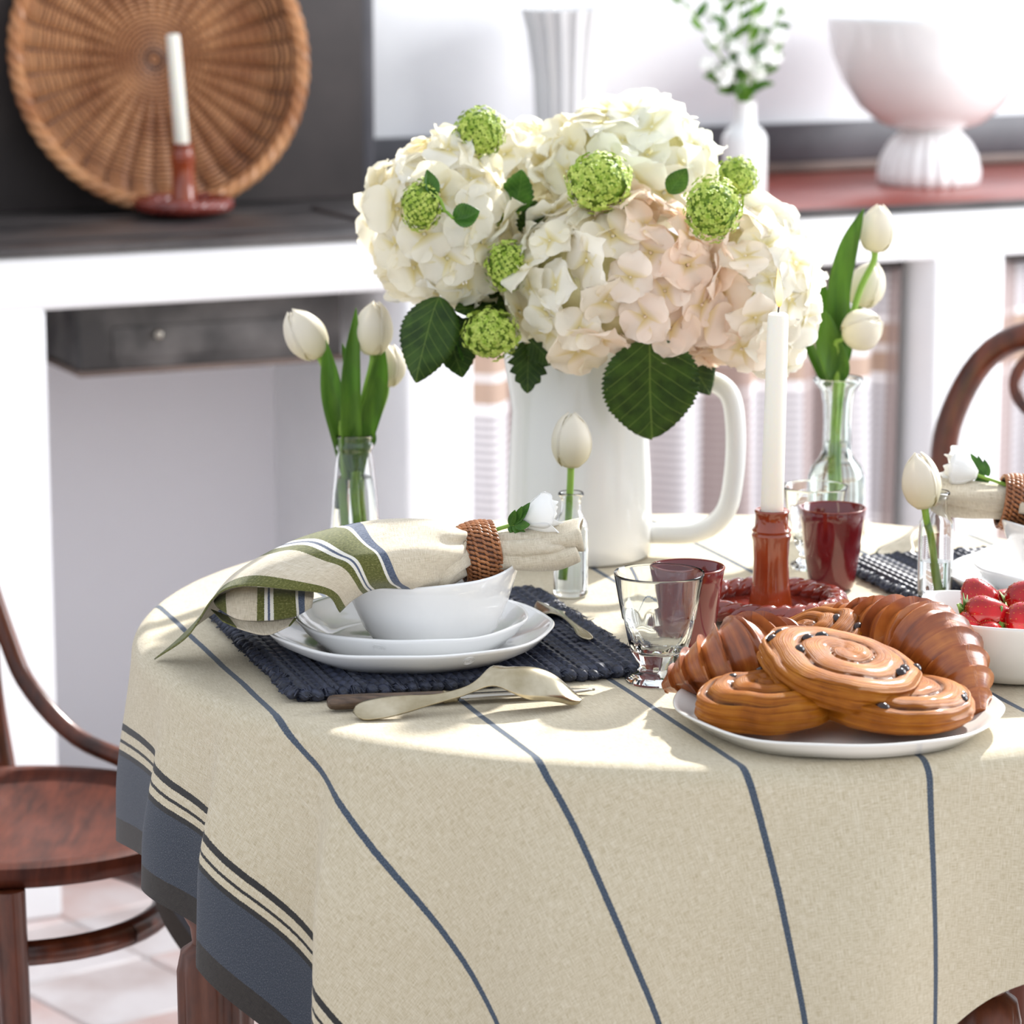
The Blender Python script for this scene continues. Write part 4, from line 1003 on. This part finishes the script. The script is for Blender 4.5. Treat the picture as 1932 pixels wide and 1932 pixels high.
def viburnum(label, c, R, seed, base=None, sq=1.0):
    r = random.Random(seed); t = thing('viburnum_ball', label, 'flower', c.to_tuple(), 'green viburnum balls in the bouquet')
    MB().ball(c, (R*0.84, R*0.84, R*0.84*sq), 16, 10).build('core', M_vibd, t)
    m = MB(); n = 250; ga = PI*(3 - math.sqrt(5))
    for i in range(n):
        z = 1 - 2*(i + 0.5)/n; a = i*ga; q = math.sqrt(1 - z*z)
        d = V((q*math.cos(a), q*math.sin(a), z)); k = r.uniform(0.86, 1.10)
        if noise.noise(d*3.1 + V((seed, 0, 0))) < -0.25: k *= 0.9
        M = Matrix.Translation(c + V((d.x, d.y, d.z*sq))*(R*k)) @ (d + V((r.uniform(-.4, .4), r.uniform(-.4, .4), r.uniform(-.4, .4)))).to_track_quat('Z', 'Y').to_matrix().to_4x4() @ Matrix.Rotation(r.uniform(0, 6), 4, 'Z')
        fs = R*0.135*r.uniform(0.8, 1.15)
        for j in range(5):
            b = 2*PI*j/5; ca, sa = math.cos(b), math.sin(b)
            pts = [(0, 0, -0.15), (0.55, -0.38, 0.12), (1.0, -0.25, 0.0), (1.0, 0.25, 0.0), (0.55, 0.38, 0.12)]
            m.add([M @ V(((x*ca - y*sa)*fs, (x*sa + y*ca)*fs, zz*fs)) for x, y, zz in pts], [(0, 1, 2, 3, 4)])
    m.build('florets', M_vib, t, kind='stuff', smooth=False)
    if base is not None: MB().tube(cr([c, c.lerp(base, 0.5) + V((0, 0.012, 0)), base], 7), 0.0016, 6).build('stem', M_stem, t)
viburnum('green viburnum ball at the very top left of the bouquet', at(905, 250, 3.24), 0.0245, 1, at(960, 380, 3.3))
viburnum('oval green viburnum ball on the front of the left hydrangea', at(795, 388, 3.165), 0.0195, 2, at(900, 420, 3.25), 1.25)
viburnum('large green viburnum ball nestled below the top hydrangea', at(1130, 344, 3.175), 0.0325, 3, at(1130, 420, 3.28), 0.88)
viburnum('green viburnum ball in front of the right hydrangea', at(1345, 394, 3.125), 0.027, 4, at(1330, 440, 3.25), 1.1)
viburnum('small green viburnum ball behind the right-hand one', at(1390, 335, 3.24), 0.0205, 5, at(1340, 420, 3.3))
viburnum('pale shaded viburnum ball in the gap beside the left hydrangea', at(960, 398, 3.29), 0.0195, 6, at(990, 470, 3.32))
viburnum('green viburnum ball left of the front hydrangea', at(957, 503, 3.19), 0.0215, 7, at(1000, 560, 3.28), 1.2)
viburnum('green viburnum ball hanging low beside the pitcher neck', at(927, 630, 3.17), 0.0275, 8, at(1010, 640, 3.29), 0.9)

def leaf(label, base, tip, hw, nrm, mat=M_leaf, serr=0.1, cup=0.2, nser=16, shape=1.0, droop=0.0, stem=None):
    t = thing('bouquet_leaf', label, 'leaf', base.to_tuple(), 'leaves in the bouquet')
    leaf_mesh(base, tip, hw, V(nrm), serr, cup, None, nser, shape, droop).build('blade', mat, t, sharp=None, mods=solid(0.0006))
    if stem is not None: MB().tube(cr([base, base.lerp(stem, 0.5) + V((0, 0, 0.004)), stem], 7), 0.0016, 6).build('leaf_stalk', M_stem, t)
leaf('big dark green toothed leaf hanging down the front of the pitcher', at(1226, 640, 3.15), at(1230, 828, 3.195), 0.048, (0.05, -1, 0.3), serr=0.045, cup=0.12, nser=22, shape=1.06, stem=at(1225, 600, 3.22))
leaf('smaller leaf peeping out right of the big toothed one', at(1285, 640, 3.25), at(1340, 745, 3.26), 0.024, (0.3, -1, 0.2), serr=0.04, nser=14)
leaf('large folded leaf below the left hydrangea', at(830, 560, 3.19), at(785, 722, 3.17), 0.030, (-0.25, -1, 0.1), serr=0.05, cup=-0.35, nser=18)
leaf('dark leaf beside the large folded one', at(845, 590, 3.22), at(872, 712, 3.19), 0.025, (0.3, -1, 0.3), serr=0.07, cup=0.3, nser=12)
leaf('dark leaf spreading below the gap in the flowers', at(985, 560, 3.25), at(858, 585, 3.2), 0.024, (0.1, -0.8, 0.7), serr=0.05, nser=14)
leaf('maple-shaped small leaf left of the pitcher neck', at(1000, 640, 3.21), at(995, 742, 3.2), 0.020, (0.2, -1, 0.2), M_leaf, 0.22, 0.2, 6)
leaf('little toothed leaf on the pitcher rim', at(1000, 640, 3.2), at(1045, 688, 3.19), 0.014, (0, -1, 0.2), M_leaf, 0.2, 0.2, 6)
leaf('tiny leaf tip below the front hydrangea', at(1060, 655, 3.2), at(1082, 698, 3.2), 0.009, (0, -1, 0.2), M_leaf, 0.18, 0.2, 5)
leaf('bright leaf on the left hydrangea beside the oval viburnum', at(855, 412, 3.15), at(905, 398, 3.155), 0.0125, (0.1, -1, 0.5), M_leaf2, 0.04, 0.7, 10, stem=at(825, 400, 3.17))
leaf('small bright leaf above the oval viburnum', at(822, 370, 3.155), at(806, 320, 3.16), 0.008, (0.5, -1, 0.2), M_leaf2, 0.04, 0.6, 8, stem=at(840, 400, 3.16))
leaf('leaf standing up in the gap below the top left viburnum', at(970, 400, 3.24), at(985, 320, 3.23), 0.017, (-0.2, -1, 0.2), M_leaf2, 0.08, 0.3, 8)
leaf('dark leaf hanging in the gap beside the pale viburnum', at(905, 380, 3.22), at(900, 470, 3.21), 0.014, (-0.2, -1, 0.1), M_leaf, 0.1, 0.2, 8)
leaf('dark leaf right of the pale viburnum', at(1000, 450, 3.25), at(1010, 378, 3.24), 0.016, (0.2, -1, 0.1), M_leaf, 0.1, 0.2, 8)
leaf('narrow green leaf tip under the top hydrangea', at(1262, 365, 3.21), at(1296, 318, 3.2), 0.011, (0.2, -1, 0.3), M_leaf2, 0.03, 0.3, 8)
leaf('dark leaf low behind the left viburnum', at(905, 600, 3.22), at(868, 662, 3.215), 0.016, (0, -1, 0.2), M_leaf, 0.05, 0.2, 8)
leaf('light underside of a leaf beside the low viburnum', at(890, 605, 3.24), at(872, 680, 3.2), 0.012, (0.2, -1, 0.1), M_leaf2, 0.05, 0.2, 8)
leaf('small dark leaf deep in the middle gap of the flowers', at(935, 440, 3.3), at(990, 440, 3.29), 0.03, (0, -1, 0.2), M_leaf, 0.05, 0.2, 8)
leaf('dark leaf filling the space behind the green viburnum', at(960, 480, 3.3), at(1010, 540, 3.28), 0.025, (0, -1, 0.2), M_leaf, 0.05, 0.2, 8)

# ------------------------------------------------------------------ tulips and their vases
def bottle(name, label, c, prof, water, z0=ZT + 0.001, mat=M_glass, group='glass flower bottles', th=0.0018):
    t = thing(name, label, 'vase', (c[0], c[1], z0), group)
    inn = [(max(0.0, r - th), max(z, 0.006)) for r, z in prof]
    P = [(0, 0)] + prof + [(prof[-1][0] - th*0.5, prof[-1][1] + th*0.5)] + inn[::-1] + [(0, 0.006)]
    MB().lathe(P, 64, (c[0], c[1], z0)).build('glass_body', mat, t, sharp=60)
    if water:
        wr = []
        for r, z in inn:
            if z <= water: wr.append((r - 0.0002, max(z, 0.0063)))
        rr = next(r for r, z in inn if z >= water) - 0.0002
        MB().lathe([(0, 0.0063)] + wr + [(rr, water), (0, water)], 48, (c[0], c[1], z0)).build('water', M_water, t, sharp=40)
    return t
def tulip(label, base, head, ax, L, R, ctrl=None, group='white tulips', seed=0, open_=0.0):
    """base: stem foot, head: bottom of flower cup, ax: direction of the flower, L length, R radius"""
    t = thing('tulip', label, 'flower', base.to_tuple(), group)
    ax = V(ax).normalized(); pts = [base] + ([V(q) for q in ctrl] if ctrl else []) + [head - ax*0.012, head + ax*0.002]
    MB().tube(cr(pts, 26), [0.0034]*22 + [0.0034, 0.0036, 0.004, 0.0045], 10).build('stem', M_stem, t, sharp=None)
    q = Matrix.Translation(head) @ ax.to_track_quat('Z', 'Y').to_matrix().to_4x4()
    for k in range(6):
        outer = k < 3; a0 = k*2*PI/3 + (0 if outer else PI/3) + seed; P = []; UV = []
        wd = 1.12 if outer else 1.0; f = 1.0 if outer else 0.92; Lk = L*(1.0 if outer else 0.97)
        for i in range(16):
            s = i/15; row = []
            rb = R*f*max(0.10, math.sin(PI*min(1.0, 0.09 + 0.89*s**0.88))**0.66)*(1 - 0.25*sstep(0.8, 1, s))
            hw = wd*(1.0 if s < 0.6 else (max(0.0, 1 - ((s - 0.6)/0.4)**2.6))**0.6)*min(1, 0.5 + 2*s)
            for j in range(9):
                v = j/4 - 1; a = a0 + v*hw
                rr = rb*(1 + (0.045 if outer else -0.06)*abs(v)**3) + (0.0008 if outer else 0) + 0.0010*(1 - min(1, abs(v)*3))*(0.6 if s > .2 else 0)
                row.append(q @ V((rr*math.cos(a), rr*math.sin(a), Lk*(s if s < 0.9 else 0.9 + (s - 0.9)*0.75)*(1 - 0.04*v*v*s)))); UV.append((s, v))
            P.append(row)
        MB().grid(P, uv=UV).build('petal', M_tulip, t, sharp=None, mods=solid(0.0006))
    return t
def tleaf(t, pts, hw, face, twist=0.0):
    Q = cr(pts, 26); P = []
    for i in range(26):
        s = i/25; x = (Q[min(25, i+1)] - Q[max(0, i-1)]).normalized(); n = V(face); n.rotate(Matrix.Rotation(twist*s, 3, x)); n = (n - x*n.dot(x)).normalized(); y = n.cross(x)
        w_ = hw*(0.45 + 0.55*math.sin(PI*min(1, s*1.15))) if s < 0.45 else hw*math.sin(PI*0.5*(1 - ((s - 0.45)/0.55)**1.7))
        P.append([Q[i] + y*(w_*v) + n*(-0.5*w_*(1 - v*v)) for v in (-1, -.66, -.33, 0, .33, .66, 1)])
    MB().grid(P).build('leaf', M_tleaf, t, sharp=None, mods=solid(0.0007))
# left bottle
LB = V((-0.160, 3.285)); zb = ZT + 0.009
bottle('bottle_vase', 'slim clear glass bottle holding three tulips at the left', LB, [(0.024, 0.0), (0.0255, 0.004), (0.0255, 0.03), (0.0225, 0.07), (0.0195, 0.098), (0.0178, 0.110), (0.0178, 0.113), (0.0195, 0.115), (0.0195, 0.119), (0.0182, 0.121), (0.0182, 0.124), (0.0195, 0.126), (0.0190, 0.1285)], 0.085)
def B3(p, z): return V((p.x, p.y, z))
t1 = tulip('white tulip drooping left in the slim bottle', B3(LB, zb) + V((-0.006, 0, 0)), at(600, 672, 3.27), (-0.45, -0.1, 0.8), 0.056, 0.0192, [at(648, 880, 3.285), at(640, 780, 3.28)], seed=0.4)
tleaf(t1, [at(654, 900, 3.285), at(652, 845, 3.28), at(628, 750, 3.265), at(614, 640, 3.26)], 0.0125, (-0.2, -1, 0.1))
t2 = tulip('white tulip standing upright in the slim bottle', B3(LB, zb) + V((0.004, 0.002, 0)), at(703, 667, 3.27), (0.06, -0.05, 1), 0.055, 0.0178, [at(668, 900, 3.285), at(683, 770, 3.28)], seed=1.2)
tleaf(t2, [at(664, 890, 3.278), at(664, 840, 3.272), at(662, 720, 3.255), at(672, 580, 3.26)], 0.0105, (0.1, -1, 0.1), 0.3)
tleaf(t2, [at(674, 890, 3.283), at(682, 835, 3.278), at(710, 740, 3.27), at(722, 640, 3.265)], 0.0125, (0.5, -1, 0.1))
t3 = tulip('white tulip half hidden behind the upright one', B3(LB, zb) + V((0.006, 0.008, 0)), at(728, 728, 3.31), (0.12, 0.05, 1), 0.044, 0.0165, [at(675, 900, 3.295), at(700, 820, 3.30)], seed=2.2)
tleaf(t3, [at(680, 900, 3.30), at(690, 850, 3.30), at(700, 830, 3.295), at(703, 806, 3.295)], 0.006, (0.4, -1, 0.1))
tleaf(t3, [at(655, 960, 3.30), at(655, 800, 3.30), at(660, 710, 3.30), at(646, 648, 3.295)], 0.006, (0.2, -1, 0.1))
# right carafe vase
RB = V((0.342, 3.405))
bottle('carafe_vase', 'clear glass carafe holding three tulips at the right', RB, [(0.029, 0.0), (0.031, 0.004), (0.031, 0.05), (0.0305, 0.063), (0.027, 0.074), (0.019, 0.083), (0.0155, 0.092), (0.0148, 0.12), (0.0155, 0.140), (0.0185, 0.155), (0.0255, 0.1635), (0.0268, 0.1655), (0.0262, 0.1675)], 0.10, mat=M_greenglass)
zb2 = ZT + 0.009
t4 = tulip('white tulip at the top right standing tallest in the carafe', B3(RB, zb2), at(1650, 474, 3.40), (0.10, 0.0, 1), 0.050, 0.0172, [at(1572, 860, 3.405), at(1585, 700, 3.405), at(1618, 560, 3.40)], seed=0.9)
tleaf(t4, [at(1584, 700, 3.40), at(1590, 650, 3.39), at(1582, 560, 3.385), at(1600, 470, 3.38), at(1630, 393, 3.38)], 0.0118, (-0.3, -1, 0.1), 0.2)
t5 = tulip('white tulip leaning right in the middle of the carafe', B3(RB, zb2) + V((0.006, 0.004, 0)), at(1622, 578, 3.43), (0.32, 0.1, 1), 0.050, 0.0185, [at(1578, 860, 3.41), at(1592, 700, 3.42)], seed=0.2)
tleaf(t5, [at(1572, 710, 3.415), at(1572, 680, 3.42), at(1560, 600, 3.42), at(1545, 510, 3.42)], 0.0095, (0.3, -1, 0.1))
t6 = tulip('white tulip bending low right out of the carafe', B3(RB, zb2) + V((0.002, -0.006, 0)), at(1596, 636, 3.37), (0.75, -0.35, 0.42), 0.044, 0.0200, [at(1572, 860, 3.40), at(1578, 720, 3.395), at(1582, 660, 3.38)], seed=1.6)
tleaf(t6, [at(1578, 725, 3.395), at(1580, 700, 3.38), at(1562, 640, 3.365), at(1556, 585, 3.37)], 0.0145, (0.15, -1, 0.15))
tleaf(t6, [at(1562, 730, 3.41), at(1550, 705, 3.405), at(1530, 660, 3.40), at(1520, 625, 3.40)], 0.0055, (-0.4, -1, 0.1))
# small bud vases
BV = [(0.0150, 0.0), (0.0168, 0.003), (0.0168, 0.064), (0.0160, 0.072), (0.0122, 0.079), (0.0102, 0.083), (0.0098, 0.094), (0.0105, 0.097), (0.0125, 0.099), (0.0124, 0.101)]
V1 = V((0.057, 3.115)); V2 = V((0.403, 3.06))
bottle('bud_vase', 'small clear glass bud vase with one tulip in front of the pitcher', V1, BV, 0.045)
tulip('single white tulip in the bud vase in front of the pitcher', B3(V1, ZT + 0.018) + V((-0.006, 0, 0)), at(1077, 880, 3.115), (0.02, 0, 1), 0.0545, 0.0182, [at(1070, 1020, 3.115), at(1074, 950, 3.115)], seed=1.35)
bottle('bud_vase', 'small clear glass bud vase with one tulip beside the strawberries', V2, BV, 0.035, z0=ZT + 0.0125)
tulip('single white tulip in the bud vase beside the strawberries', B3(V2, ZT + 0.02) + V((0.005, 0, 0)), at(1745, 957, 3.05), (-0.16, 0, 1), 0.0545, 0.0172, [at(1768, 1100, 3.058), at(1758, 1020, 3.055)], seed=1.7)

# ------------------------------------------------------------------ things on the counter
# wicker tray leaning on the fireback
TRR = 0.222
tc = at(290, 112, 4.93); tn = V((math.sin(TH), -math.cos(TH), 0)); tn = (tn + V((0, 0, 0.20))).normalized()
tx = V((math.cos(TH), math.sin(TH), 0)); ty = tn.cross(tx)
MT = Matrix(((tx.x, ty.x, tn.x, tc.x), (tx.y, ty.y, tn.y, tc.y), (tx.z, ty.z, tn.z, tc.z), (0, 0, 0, 1)))
tr = thing('wicker_tray', 'large round wicker tray leaning against the dark fireback', 'tray', (MT @ V((0, -TRR, 0))).to_tuple())
def tz(r): return 0.0 if r < 0.185 else 0.036*((r - 0.185)/(TRR - 0.185))**1.3
NS = 32
m = MB(); NRG = 34
for i in range(NRG):
    r0 = 0.005 + (TRR - 0.007)*i/(NRG-1); Q = []
    for k in range(193):
        a = 2*PI*k/192; e = 0.0022*math.cos(NS/2*a + PI*i)*min(1, r0/0.06) + 0.0085*abs(math.cos(NS/2*a))**0.7*min(1, r0/0.09)
        Q.append(MT @ V((r0*math.cos(a), r0*math.sin(a), tz(r0) + e)))
    m.tube(Q, 0.0023, 6, cap=False)
m.build('weave', M_wick2, tr, kind='stuff')
for k in range(NS):
    a = 2*PI*(k + 0.5)/NS
    MB().tube([MT @ V((r*math.cos(a), r*math.sin(a), tz(r) + 0.0005)) for r in (0.01, 0.06, 0.12, 0.185, 0.205, TRR)], 0.0032, 6).build('spoke', M_wickd, tr)
m = MB(); N = 240
for k in range(3):
    m.tube([MT @ V(((TRR + 0.006*math.cos(22*2*PI*i/N + k*2.094))*math.cos(2*PI*i/N), (TRR + 0.006*math.cos(22*2*PI*i/N + k*2.094))*math.sin(2*PI*i/N), tz(TRR) + 0.006*math.sin(22*2*PI*i/N + k*2.094))) for i in range(N+1)], 0.0058, 7, cap=False)
m.build('braided_rim', M_wick2, tr)
MB().lathe([(0, -0.004), (0.187, -0.004), (TRR, tz(TRR) - 0.006), (TRR - 0.002, tz(TRR) - 0.004), (0.186, -0.002), (0, -0.002)], 72, (0, 0, 0), None, MT).build('backing', M_wickd, tr)
# fluted vase
fv = on(1072, 362, CT); t = thing('fluted_vase', 'tall white fluted vase on the counter behind the bouquet', 'vase', fv.to_tuple(), 'white counter pottery')
def flute(n, d):
    def f(a, r, z): return r*(1 - d*abs(math.sin(n*a/2))**0.8), z
    return f
MB().lathe([(0, 0), (0.050, 0), (0.052, 0.004), (0.052, 0.10), (0.056, 0.18), (0.066, 0.25), (0.0755, 0.285), (0.0735, 0.286), (0.062, 0.25), (0.05, 0.17), (0.046, 0.02), (0, 0.012)], 144, fv, flute(18, 0.075)).build('body', M_white, t, sharp=60)
# pedestal bowl
pb = on(1752, 347, CT); t = thing('pedestal_bowl', 'wide white ceramic bowl on a ribbed foot standing on the red worktop', 'bowl', pb.to_tuple(), 'white counter pottery')
MB().lathe([(0, 0), (0.078, 0), (0.083, 0.004), (0.084, 0.02), (0.079, 0.045), (0.066, 0.068), (0.052, 0.082), (0.046, 0.09), (0, 0.09)], 144, pb, flute(22, 0.05)).build('foot', M_white, t, sharp=60)
MB().lathe([(0, 0.086), (0.05, 0.088), (0.085, 0.10), (0.115, 0.125), (0.142, 0.165), (0.160, 0.21), (0.171, 0.262), (0.172, 0.270), (0.166, 0.270), (0.153, 0.21), (0.135, 0.168), (0.11, 0.132), (0.08, 0.108), (0, 0.098)], 96, pb).build('bowl', M_white, t, sharp=None)
# bottle with sprigs
bv = on(1403, 390, CT); t = thing('ribbed_bottle_vase', 'white ribbed ceramic bottle holding flowering sprigs on the counter', 'vase', bv.to_tuple(), 'white counter pottery')
def twist(a, r, z): return r*(1 - 0.035*abs(math.sin(8*a + z*60))*(1 if 0.01 < z < 0.105 else 0)), z
MB().lathe([(0, 0), (0.033, 0), (0.0345, 0.003), (0.0345, 0.095), (0.0335, 0.105), (0.028, 0.115), (0.019, 0.122), (0.0168, 0.13), (0.0165, 0.156), (0.0175, 0.158), (0.0145, 0.158), (0.0140, 0.13), (0, 0.12)], 128, bv, twist).build('body', M_white, t, sharp=60)
top = bv + V((0, 0, 0.15)); r = random.Random(4)
M_bloom = simple('small_white_bloom', lin(250, 249, 244), 0.7)
for k, (x, y) in enumerate(((1300, 15), (1352, -25), (1425, -20), (1468, 30), (1350, 130), (1448, 100), (1390, -45))):
    e = at(x, y, bv.y + r.uniform(-0.04, 0.04)); lb = ['leftmost', 'left middle', 'right middle', 'rightmost', 'short left', 'short right', 'tallest central'][k]
    t = thing('flowering_sprig', lb + ' sprig of small white flowers in the ribbed bottle', 'flower', top.to_tuple(), 'sprigs in the ribbed bottle')
    Q = cr([top - V((0, 0, 0.02)), top.lerp(e, 0.35) + V((0, 0, 0.01)), e], 12); MB().tube(Q, 0.0016, 6).build('stem', M_stem, t)
    for j in range(9):
        p = Q[3 + j] if j < 9 else e; d = V((r.uniform(-1, 1), r.uniform(-1, 0.4), r.uniform(-0.1, 0.8))).normalized()
        leaf_mesh(p, p + d*0.034, 0.0065, V((0.2, -1, 0.4)), 0, 0.2).build('leaf', M_leaf2 if j % 2 else M_tleaf, t, sharp=None)
    for j in range(4):
        p = Q[min(11, 5 + j*2)] + V((r.uniform(-.022, .022), r.uniform(-.02, .01), r.uniform(-.01, .02))); m = MB()
        for i in range(6):
            a = i*PI/3; M = Matrix.Translation(p) @ Matrix.Rotation(r.uniform(-.6, .6), 4, 'Y') @ Matrix.Rotation(1.2, 4, 'X') @ Matrix.Rotation(a, 4, 'Z')
            m.ball(M @ V((0.0075, 0, 0.001)), (0.008, 0.0055, 0.0025), 7, 5, M.to_3x3().to_4x4())
        m.build('bloom', M_bloom, t)
